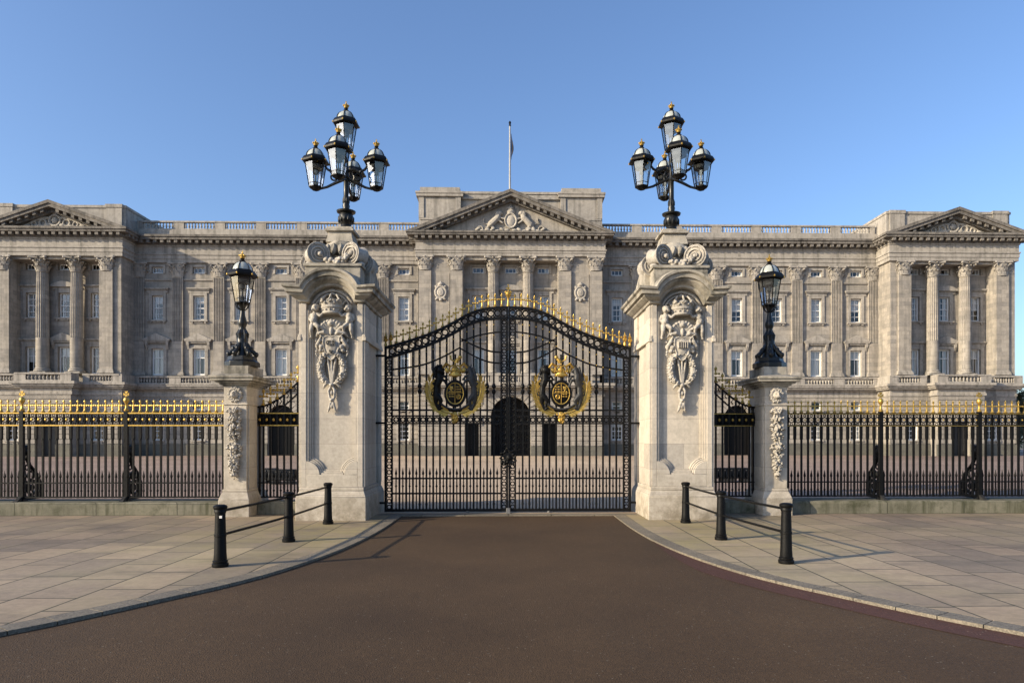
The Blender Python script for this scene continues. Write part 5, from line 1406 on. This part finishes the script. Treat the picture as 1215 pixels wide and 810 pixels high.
# ---- swooping screens between the piers
def screen(s, label):
    t = thing('iron_screen', label, 'iron screen', (s*5.4, GY, .31), 'swooping screens between the piers')
    xa, xb = 4.70, 6.12
    def zt(x): f = (xb - x)/(xb - xa); return 2.62 + 1.08*max(0, f)**1.75 + .08*f
    for nm, z0, z1, hy in (('band_rail', 2.43, 2.465, .03), ('band_rail', 2.13, 2.165, .03), ('lower_rail', .735, .765, .022), ('bottom_rail', .385, .42, .025)):
        a, b = sorted((s*xa, s*xb)); MB().box(a, b, GY - hy, GY + hy, z0, z1).build(nm, 'iron', t)
    for z in (2.434, 2.137):
        a, b = sorted((s*xa, s*xb)); MB().box(a, b, GY - .036, GY - .0305, z, z + (.026 if s < 0 else .014)).build('gilt_line', 'gold', t)
    n = 20
    for nm, dz, w in (('swoop_rail', 0, .045), ('swoop_rail', -.27, .035)):
        m = MB(); vs = []
        for i in range(n + 1):
            x = xa + (xb - xa)*i/n; z = zt(x) + dz
            vs += [(s*x, GY - .035, z - w), (s*x, GY + .035, z - w), (s*x, GY + .035, z), (s*x, GY - .035, z)]
        m.add(vs, [(i*4 + j, i*4 + (j + 1) % 4, (i + 1)*4 + (j + 1) % 4, (i + 1)*4 + j) for i in range(n) for j in range(4)]); m.build(nm, 'iron', t)
    P = .1667
    tr = MB()
    for k in range(8):
        x = 4.82 + k*P
        if x < xb - .02:
            MB().box(s*x - .021, s*x + .021, GY - .021, GY + .021, .38, zt(x) - .02).build('bar', 'iron', t)
            put('finial', FIN_BIG, t, (s*x, GY, zt(x) - .01))
            z = zt(x) - .155; tr.tube([(s*(x + .05), GY, z + .08), (s*(x + .1), GY, z + .03), (s*(x + .06), GY, z - .02), (s*(x + .1), GY, z - .09)], .014, 5)
        xm = x + P/2
        if xm < xb - .03:
            put('dog_bar', DOG, t, (s*xm, GY, 0)); put('ring_panel', RINGP, t, (s*xm, GY, 0))
            put('rosette', ROS, t, (s*xm, GY - .012, 2.29))
            MB().box(s*xm - .07, s*xm + .07, GY + .022, GY + .03, 2.166, 2.429).build('band_plate', 'iron', t)
    tr.build('swoop_scrolls', 'iron', t)
    MB().box(*sorted((s*4.72, s*4.76)), GY - .04, GY + .04, .31, 3.6).build('post', 'iron', t)
    MB().box(*sorted((s*6.06, s*6.1)), GY - .04, GY + .04, .31, 2.62).build('post', 'iron', t)
screen(-1, 'swooping iron screen with gilt crosses between the piers left of the gates')
screen(1, 'swooping iron screen with gilt crosses between the piers right of the gates')

# ------------------------------------------------------------------ the gates
TOP = [(0, 127), (.141, 132), (.244, 148), (.346, 180), (.423, 215), (.526, 258), (.64, 298), (.756, 330), (.885, 362), (.987, 384), (1.05, 392)]
GW = 3.03
def gz(v): return (180 - v/5.4)/48.07 + 1.83
def top(x): return gz(catmull(TOP, x/GW))
def strip(x0, x1, fz, w, hy, n=36, ys=GY):
    m = MB(); vs = []
    for i in range(n + 1):
        x = x0 + (x1 - x0)*i/n; z = fz(x)
        vs += [(x, ys - hy, z - w), (x, ys + hy, z - w), (x, ys + hy, z), (x, ys - hy, z)]
    return m.add(vs, [(i*4 + j, i*4 + (j + 1) % 4, (i + 1)*4 + (j + 1) % 4, (i + 1)*4 + j) for i in range(n) for j in range(4)])
def coat_of_arms(t, flip):
    """gilt palm wreath, black lion and dark unicorn, crowned helm and quartered oval shield"""
    X0 = 1.30; y = GY - .05
    fl = lambda m: m.xform(lambda p: Vector((flip*p.x, p.y, p.z)))
    root_mb = MB()      # the backing scrollwork that carries the arms
    root_mb.tube([(X0 + .58*math.sin(a), y + .02, 3.02 - .52*math.cos(a)) for a in [-2.1 + 4.2*i/24 for i in range(25)]], .028, 6)
    root_mb.box(X0 - .02, X0 + .02, y, y + .03, 2.4, 3.9)
    ca = fl(root_mb).build('coat_of_arms', 'iron', t, origin=(flip*X0, y, 3.05))
    # oval shield
    sh = MB().ell((X0, y - .04, 2.93), (.225, .06, .285), sub=3)
    sh.torus((X0, y - .05, 2.93), .235, .035, 'y', 28, 6, sz=1.25); fl(sh).build('shield', 'iron', ca)
    ch = MB()
    ch.torus((X0, y - .08, 2.93), .205, .012, 'y', 28, 5, sz=1.25)
    def on(dx, dz): return y - .04 - .06*math.sqrt(max(0, 1 - (dx/.225)**2 - (dz/.285)**2)) - .006
    for i in range(-9, 10): ch.ell((X0, on(0, i*.026), 2.93 + i*.026), (.012, .012, .015), sub=1)
    for i in range(-7, 8): ch.ell((X0 + i*.026, on(i*.026, .02), 2.95), (.015, .012, .012), sub=1)
    for qx, qz, kind in ((-1, 1, 0), (1, 1, 1), (-1, -1, 2), (1, -1, 0)):
        if kind == 0:
            for j in range(3):
                for i in range(4): dx, dz = qx*(.03 + i*.034), qz*.06 + .02 + (j - .6)*.058*1; ch.ell((X0 + dx, on(dx, dz), 2.93 + dz), (.02, .014, .012 + .006*(i % 2)), (0, .5, 0), 1)
        elif kind == 1:
            for dx, dz, a, b in ((.09, .14, .02, .055), (.07, .16, .03, .02), (.11, .12, .035, .018), (.09, .08, .018, .035), (.055, .12, .014, .04), (.13, .17, .012, .04)): ch.ell((X0 + dx, on(dx, dz), 2.93 + dz), (a, .014, b), (0, .3, 0), 1)
        else:
            ch.torus((X0 - .085, on(-.085, -.08) , 2.85), .045, .012, 'y', 12, 4, sz=1.2)
            for i in range(4): ch.tube([(X0 - .1 + i*.016, on(-.085, -.08), 2.9), (X0 - .1 + i*.016, on(-.085, -.08), 2.8)], .004, 4)
    fl(ch).build('gilt_charges', 'gold', ca)
    # helm, crown, mantling, crest
    he = MB(); he.ell((X0, y - .03, 3.42), (.13, .08, .1)); he.lathe([(.155, 3.36), (.165, 3.4), (.15, 3.42)], 16, (X0, y - .03, 0), sy=.5)
    for k in range(-3, 4): he.ell((X0 + k*.047, y - .10, 3.39), (.016, .012, .02), sub=1); he.ell((X0 + k*.05, y - .09, 3.47), (.022, .02, .035), sub=1)
    for s in (-1, 1): he.tube([(X0 + s*.13, y - .05, 3.46), (X0 + s*.14, y - .06, 3.57), (X0 + s*.06, y - .07, 3.62), (X0, y - .07, 3.56)], [.022, .026, .022, .018], 6)
    he.tube([(X0, y - .1, 3.45), (X0, y - .11, 3.56), (X0, y - .07, 3.62)], [.02, .022, .018], 6); he.ell((X0, y - .06, 3.655), .03, sub=1)
    he.ell((X0, y - .02, 3.52), (.1, .05, .08))
    for s in (-1, 1):
        he.tube([(X0 + s*.12, y - .02, 3.6), (X0 + s*.22, y - .05, 3.66), (X0 + s*.3, y - .03, 3.56), (X0 + s*.35, y - .02, 3.62)], [.03, .042, .035, .012], 6)
        he.ell((X0 + s*.2, y - .02, 3.5), (.06, .04, .09), (0, s*.5, 0), 1)
    he.tube([(X0 - .03, y - .04, 3.68), (X0 - .06, y - .05, 3.76), (X0 - .1, y - .05, 3.79)], [.05, .05, .035], 7); he.ell((X0 - .12, y - .06, 3.82), (.05, .04, .05)); he.tube([(X0 + .01, y - .04, 3.72), (X0 + .1, y - .04, 3.76), (X0 + .12, y - .03, 3.86)], [.02, .02, .03], 6)
    fl(he).build('crowned_helm', 'gold', ca)
    # supporters
    for s, nm, mt in ((-1, 'lion', 'iron'), (1, 'unicorn', 'iron_dull')):
        sd = s*flip; b = MB(); A = lambda dx, dz, dy=-.03: (X0 + sd*dx, y + dy, dz)
        b.limb(A(.47, 2.88), A(.45, 3.1), .078, .068); b.limb(A(.45, 3.1), A(.39, 3.27), .07, .092); b.limb(A(.39, 3.27), A(.40, 3.40), .09, .075)
        if s < 0:
            b.ell(A(.38, 3.5), (.105, .09, .11)); b.ell(A(.31, 3.46, -.05), (.05, .05, .045))
            for k in range(16): b.ell((X0 + sd*.40 + .11*math.cos(k*.55), y - .02, 3.45 + .14*math.sin(k*.55)), (.04, .035, .06), (0, k*.5, 0), 1)
            for d in (-.05, 0, .05): b.ell(A(.38 + d, 3.62), (.022, .03, .035), sub=1)
        else:
            b.limb(A(.39, 3.36), A(.36, 3.52), .075, .055); b.limb(A(.36, 3.55), A(.27, 3.47), .052, .034); b.ell(A(.39, 3.62), (.018, .02, .04), sub=1); b.tube([A(.33, 3.6), A(.24, 3.80)], [.018, .003], 6)
            for k in range(7): b.ell(A(.45 + .012*k, 3.56 - .05*k), (.035, .03, .05), sub=1)
        b.limb(A(.35, 3.28, -.06), A(.25, 3.24, -.08), .045, .032); b.limb(A(.25, 3.24, -.08), A(.20, 3.12, -.07), .032, .028); b.ell(A(.195, 3.09, -.07), (.036, .035, .026), sub=1)
        b.limb(A(.36, 3.33, -.03), A(.26, 3.36, -.06), .04, .03); b.limb(A(.26, 3.36, -.06), A(.2, 3.28, -.06), .03, .026); b.ell(A(.19, 3.27, -.06), (.034, .032, .026), sub=1)
        b.limb(A(.45, 2.88), A(.34, 2.76, -.06), .085, .055); b.limb(A(.34, 2.76, -.06), A(.38, 2.60, -.04), .048, .034); b.ell(A(.34, 2.57, -.06), (.055, .04, .026), sub=1)
        b.limb(A(.47, 2.86), A(.47, 2.7, -.03), .075, .05); b.limb(A(.47, 2.7, -.03), A(.42, 2.56, -.03), .042, .032); b.ell(A(.39, 2.53, -.04), (.05, .04, .024), sub=1)
        b.tube([A(.50, 2.86), A(.58, 2.9), A(.56, 3.04), A(.50, 3.1), A(.54, 3.2)], [.02, .02, .018, .02, .04], 6)
        fl(b).build(nm, mt, ca, remesh=.012)
    # motto ribbon
    rb = MB().tube([(X0 + .46*math.sin(a), y - .06, 2.98 - .44*math.cos(a)) for a in [-1.0 + 2.0*i/16 for i in range(17)]], .03, 6); fl(rb).build('motto_ribbon', 'iron_dull', ca)
    # palm fronds
    for s in (-1, 1):
        pf = MB(); n = 36; stem = []
        for i in range(n + 1):
            f = i/n; a = .12 + 1.68*f; stem.append(Vector((X0 + s*(.60*math.sin(a) + .04*f), y - .02, 2.98 - .54*math.cos(a) + .26*max(0, f - .45))))
        pf.tube(stem, [.034 - .024*i/n for i in range(n + 1)], 5)
        for i in range(2, n + 1):
            p = stem[i]; tn = (stem[min(n, i + 1)] - stem[i - 1]).normalized(); nr = Vector((tn.z, 0, -tn.x))
            for sd in (-1, 1):
                ln = (.27 if i < n*.8 else .23)*(1 - .22*(i % 2))*(1.0 if sd*s < 0 else .8); d = (tn*.85 + nr*sd*(.72 if i < n - 2 else .2)).normalized(); tip = p + d*ln + Vector((0, -.03, 0)); mid = p + d*ln*.5 + Vector((0, -.025, 0)); w = Vector((d.z, 0, -d.x))*.0185
                pf.add([p, mid + w, tip, mid - w, mid + Vector((0, .012, 0))], [(0, 1, 2, 3), (0, 4, 1), (1, 4, 2), (2, 4, 3), (3, 4, 0)])
        fl(pf).build('palm_frond', 'gold', ca, sharp=20)
    kn = MB(); rnd = random.Random(4)
    for _ in range(26): kn.ell((X0 + rnd.gauss(0, .05), y - .05 - rnd.uniform(0, .05), 2.33 + rnd.uniform(-.10, .13)), (rnd.uniform(.02, .045), .03, rnd.uniform(.025, .05)), (0, rnd.uniform(-1, 1), 0), 1)
    kn.ell((X0, y - .03, 2.33), (.08, .05, .13)); fl(kn).build('flower_tuft', 'gold', ca)
def ring_cell(m, x, z, r=.055, w=.13, hgt=.13, tb=.014):
    m.torus((x, GY, z), r, tb, 'y', 14, 5)
    for sx in (-1, 1):
        for sz in (-1, 1): m.tube([(x + sx*r*.72, GY, z + sz*r*.72), (x + sx*w/2, GY, z + sz*hgt/2)], tb*.8, 4)
def gate_leaf(s, label):
    t = thing('gate_leaf', label, 'gate', (s*1.5, GY, 0), 'two leaves of the main gates')
    F = lambda m: m.xform(lambda p: Vector((s*p.x, p.y, p.z)))
    F(strip(.02, GW, lambda x: top(x), .065, .045)).build('arched_rail', 'iron', t); F(strip(.02, GW, lambda x: top(x) - .255, .07, .045)).build('arched_rail', 'iron', t)
    band = MB(); P = .1615
    for k in range(18):
        x = .105 + k*P
        if x < GW - .05:
            z = top(x) - .158; band.torus((x, GY, z), .070, .019, 'y', 16, 5)
            for sx in (-1, 1):
                for sz in (-1, 1):
                    x2 = x + sx*P*.5; band.tube([(x + sx*.052, GY, z + sz*.052), (x2, GY, top(min(GW, max(0, x2))) - .158 + sz*.1)], .017, 4)
    F(band).build('arched_band', 'iron', t)
    # stiles with their pierced rings
    for nm, x0, x1, zt in (('meeting_stile', .004, .048, top(0) - .01), ('meeting_stile', .162, .194, top(.17) - .26), ('hanging_stile', 2.835, 2.87, top(2.85) - .27), ('hanging_stile', 2.985, 3.04, top(3.0) + .05)):
        F(MB().box(x0, x1, GY - .03, GY + .03, .03, zt)).build(nm, 'iron', t)
    for xc, zt in ((.105, top(.1) - .34), (2.925, top(2.92) - .34)):
        m = MB(); z = .15
        while z < zt: ring_cell(m, xc, z, .047, .13, .142, .015); z += .142
        F(m).build('pierced_stile', 'iron', t)
    F(MB().box(.02, 3.0, GY - .04, GY + .04, .035, .10)).build('bottom_rail', 'iron', t)
    for z in (.48, .85, 2.53): F(MB().box(.19, 2.84, GY - .025, GY + .025, z - .02, z + .02)).build('rail', 'iron', t)
    for z in (2.20, 2.385): F(MB().box(.19, 2.84, GY - .03, GY + .03, z - .018, z + .018)).build('rail', 'iron', t)
    mb_ = MB()
    for k in range(16):
        xm = .19 + (k + .5)*2.65/16; ring_cell(mb_, xm, 2.292, .052, 2.65/16, .15, .018)
    F(mb_).build('ring_band', 'iron', t)
    beads = MB()
    for k in range(1, 17):
        x = .19 + k*2.65/16 - (2.65/16)*0.0
        if x > 2.82: continue
        z1 = top(x) - .28
        m = MB().box(x - .0215, x + .0215, GY - .0215, GY + .0215, .09, z1)
        if k in (1, 2, 11, 12): m.lathe([(.017, 2.9), (.05, 2.96), (.055, 3.0), (.02, 3.05), (.055, 3.1), (.05, 3.14), (.017, 3.2)], 10, (x, GY, 0)); m.lathe([(.03, .2), (.03, .24)], 8, (x, GY, 0))
        F(m).build('bar', 'iron', t)
        for dz in (.16, .42): beads.ell((x, GY - .02, z1 - dz), .017, sub=1)
    F(beads).build('gilt_beads', 'gold', t)
    for k in range(16):
        xm = .19 + (k + .5)*2.65/16; put('dog_bar', DOGG, t, (s*xm, GY, 0))
    def curve(tab, w, nm='curved_rail'):
        F(strip(tab[0][0], tab[-1][0], lambda x: catmull(tab, x), w, .025, 20)).build(nm, 'iron', t)
    curve([(.19, 4.47), (.4, 4.45), (.75, 4.38), (1.156, 4.24)], .035)
    curve([(.19, 3.97), (.45, 4.0), (.8, 4.12), (1.156, 4.30)], .04)
    curve([(.19, 3.70), (.5, 3.74), (.85, 3.88), (1.2, 4.08)], .04)
    curve([(1.2, 4.08), (1.6, 3.86), (2.1, 3.66), (2.84, 3.54)], .04)
    # finials along the arch, with the gilt link between their arms
    for k in range(1, 19):
        x = k*P
        if x < GW - .2: put('finial', FINF, t, (s*x, GY, top(x) + .0))
    F(MB().tube([(x_, GY, top(x_) + .168) for x_ in [P*(.0 + .5*i) for i in range(0, 36)]], .009, 5)).build('gilt_link', 'gold', t)
    for x in (2.885, 3.01):
        m = MB().lathe([(.03, top(x) - .02), (.035, top(x) + .06), (.02, top(x) + .1), (.06, top(x) + .15), (.062, top(x) + .17), (.03, top(x) + .21), (.055, top(x) + .225), (.02, top(x) + .27), (.004, top(x) + .34)], 12, (x, GY, 0)); F(m).build('ball_finial', 'gold', t)
    # pintles tying the hanging stile to the pier
    for z in (.25, 2.21, 3.86):
        F(MB().box(3.03, 3.30, GY - .03, GY + .03, z - .025, z + .025)).build('hinge_strap', 'iron', t)
    coat_of_arms(t, s)
    F(MB().lathe([(.04, .0), (.04, .05)], 10, (1.0, GY - .02, 0), axis='z')).build('drop_bolt', 'silvery', t)
DOGG = MB().box(-.0145, .0145, -.0145, .0145, .09, .95); DOGG.lathe([(.012, .93), (.032, .965), (.028, .985), (.012, 1.05), (.002, 1.12)], 6); DOGG.lathe([(.012, .63), (.028, .65), (.028, .67), (.012, .69)], 6); DOGG.lathe([(.024, .1), (.024, .12)], 6); DOGG = DOGG.mesh('dog_bar', 'iron')
FINF = finial_mesh(.32, 1.0).mesh('finial', 'gold')
gate_leaf(-1, 'left leaf of the arched black iron gates, gilded arms, hung on the GR pier')
gate_leaf(1, 'right leaf of the arched black iron gates, gilded arms, hung on the plain-shield pier')
# lock case where the leaves meet (fixed to the right leaf), and the tall gilt cross over it
leafR = [o for o in COL.objects if o.name.startswith('gate_leaf') and o.location.x > 0][0]
lk = MB(); y = GY - .07
lk.box(-.11, .11, y - .01, y + .05, 1.20, 1.48); rnd = random.Random(8)
for k in range(22):
    a = 2*PI*k/22; lk.ell(((.15 + .035*(k % 2))*math.cos(a), y - .0, 1.34 + (.19 + .05*(k % 3 == 0))*math.sin(a)), (.03, .025, .055), (0, a*1.7, 0), 1)
lk.ell((.02, y - .02, 1.36), (.05, .03, .06)); lk.torus((-.05, y - .02, 1.27), .035, .012, 'y', 12, 5)
lk.build('lock_case', 'iron', leafR, remesh=.011)
cr = MB(); z = top(0) + .0
cr.lathe([(.05, z), (.035, z + .05), (.02, z + .14), (.022, z + .2), (.045, z + .24), (.075, z + .29), (.075, z + .33), (.03, z + .38)], 12, (0, GY, 0))
for k in range(8): a = 2*PI*k/8; cr.ell((.075*math.cos(a), GY + .075*math.sin(a), z + .35), .022, sub=1)
cr.box(-.012, .012, GY - .012, GY + .012, z + .38, z + .52); cr.box(-.05, .05, GY - .012, GY + .012, z + .43, z + .46); cr.ell((0, GY, z + .53), .02, sub=1)
cr.build('crown_cross', 'gold', leafR)
gs = MB().frustum(-.06, .06, GY - .16, GY - .06, -.02, -.045, .045, GY - .13, GY - .07, .13)
tag(gs.build('gate_stop', 'silvery', bevel=.01), 'small worn metal gate stop on the sill where the leaves meet', 'gate stop')

# ------------------------------------------------------------------ bollards with their rails
def bollard_mesh():
    m = MB().lathe([(.108, 0), (.113, .02), (.113, .05), (.098, .06), (.103, .075), (.103, .09), (.088, .10), (.09, .12), (.084, .2), (.070, .76), (.075, .765), (.075, .775), (.070, .78), (.072, .81), (.092, .83), (.096, .84), (.096, .862), (.086, .876), (.06, .887), (.01, .89)], 24); return m
BOL = bollard_mesh().mesh('bollard', 'iron', sharp=35)
COLL = MB(); COLL.lathe([(.076, .775), (.08, .78), (.08, .812), (.076, .818)], 20); COLL = COLL.mesh('rail_collar', 'iron'); COLL2 = MB().lathe([(.08, .43), (.084, .435), (.084, .465), (.08, .47)], 20).mesh('rail_collar', 'iron')
BP = {-1: [(-3.85, 14.72), (-3.87, 12.2), (-4.08, 9.85)], 1: [(3.86, 14.74), (3.87, 12.27), (4.11, 9.93)]}
LBB = {-1: ['black bollard touching the foot of the GR pier', 'middle black bollard of the rail left of the drive', 'nearest black bollard on the left pavement with a chipped white mark'],
       1: ['black bollard by the foot of the right gate pier', 'middle black bollard of the rail right of the drive', 'nearest black bollard on the right pavement, all black']}
RLB = {-1: [('upper rail between the GR pier bollard and the middle left bollard', 'lower rail between the GR pier bollard and the middle left bollard'), ('upper rail between the two nearer bollards left of the drive', 'lower rail between the two nearer bollards left of the drive')],
       1: [('upper rail from the right pier bollard to the middle bollard', 'lower rail from the right pier bollard to the middle bollard'), ('upper rail between the two nearer bollards right of the drive', 'lower rail between the two nearer bollards right of the drive')]}
for s in (-1, 1):
    for i, (x, y) in enumerate(BP[s]):
        o = put('bollard', BOL, None, (x, y, 0)); tag(o, LBB[s][i], 'bollard', 'bollards beside the drive'); put('rail_collar', COLL, o, (x, y, 0)); put('rail_collar', COLL2, o, (x, y, 0))
        if s < 0 and i == 2: MB().box(x + .02, x + .055, y - .079, y - .069, .70, .735).build('chipped_paint', 'pole', o)
    for i in range(2):
        a, b = Vector(BP[s][i] + (0,)), Vector(BP[s][i + 1] + (0,)); d = (b - a).normalized()
        for j, z in enumerate((.795, .45)):
            p0, p1 = a + d*.08 + Vector((0, 0, z)), b - d*.08 + Vector((0, 0, z))
            if i == 0 and j == 1: p0 = a - d*.14 + Vector((0, 0, z))
            m = MB().tube([p0, p0.lerp(p1, .5) + Vector((0, 0, -.004)), p1], .02, 10); m.ell(p0, .026, sub=1); m.ell(p1, .026, sub=1)
            o = m.build('hand_rail', 'iron', None, origin=tuple((p0 + p1)/2)); tag(o, RLB[s][i][j], 'rail', 'rails joining the bollards')

# ------------------------------------------------------------------ black barrier blocks on the forecourt, seen through the screens
def barrier(x, y, w, label):
    t = thing('barrier_block', label, 'barrier', (x, y, 0), 'black barrier blocks behind the screens')
    m = MB().prism([(y - .3, .16), (y + .3, .16), (y + .22, .6), (y - .16, .6)], 'yz', x - w/2, x + w/2); m.build('body', 'iron', t, bevel=.03)
    for q in (-1, 1): MB().box(x + q*w*.32 - .12, x + q*w*.32 + .12, y - .26, y + .26, 0, .16).build('foot', 'iron_dull', t)
    k = MB()
    for i in range(5): k.ell((x - w*.36 + i*w*.18, y - .2, .5), (.035, .03, .035), sub=1)
    k.build('bolt_heads', 'iron_dull', t)
barrier(-9.95, 28.6, .62, 'small black barrier block behind the screen left of the gates')
barrier(-9.1, 27.6, 1.0, 'wider black barrier block beside the small one behind the left screen')
barrier(8.75, 28.6, .78, 'black barrier block behind the right screen, next to the big pier')
barrier(9.62, 28.6, .86, 'black barrier block behind the right screen, next to the small pier')
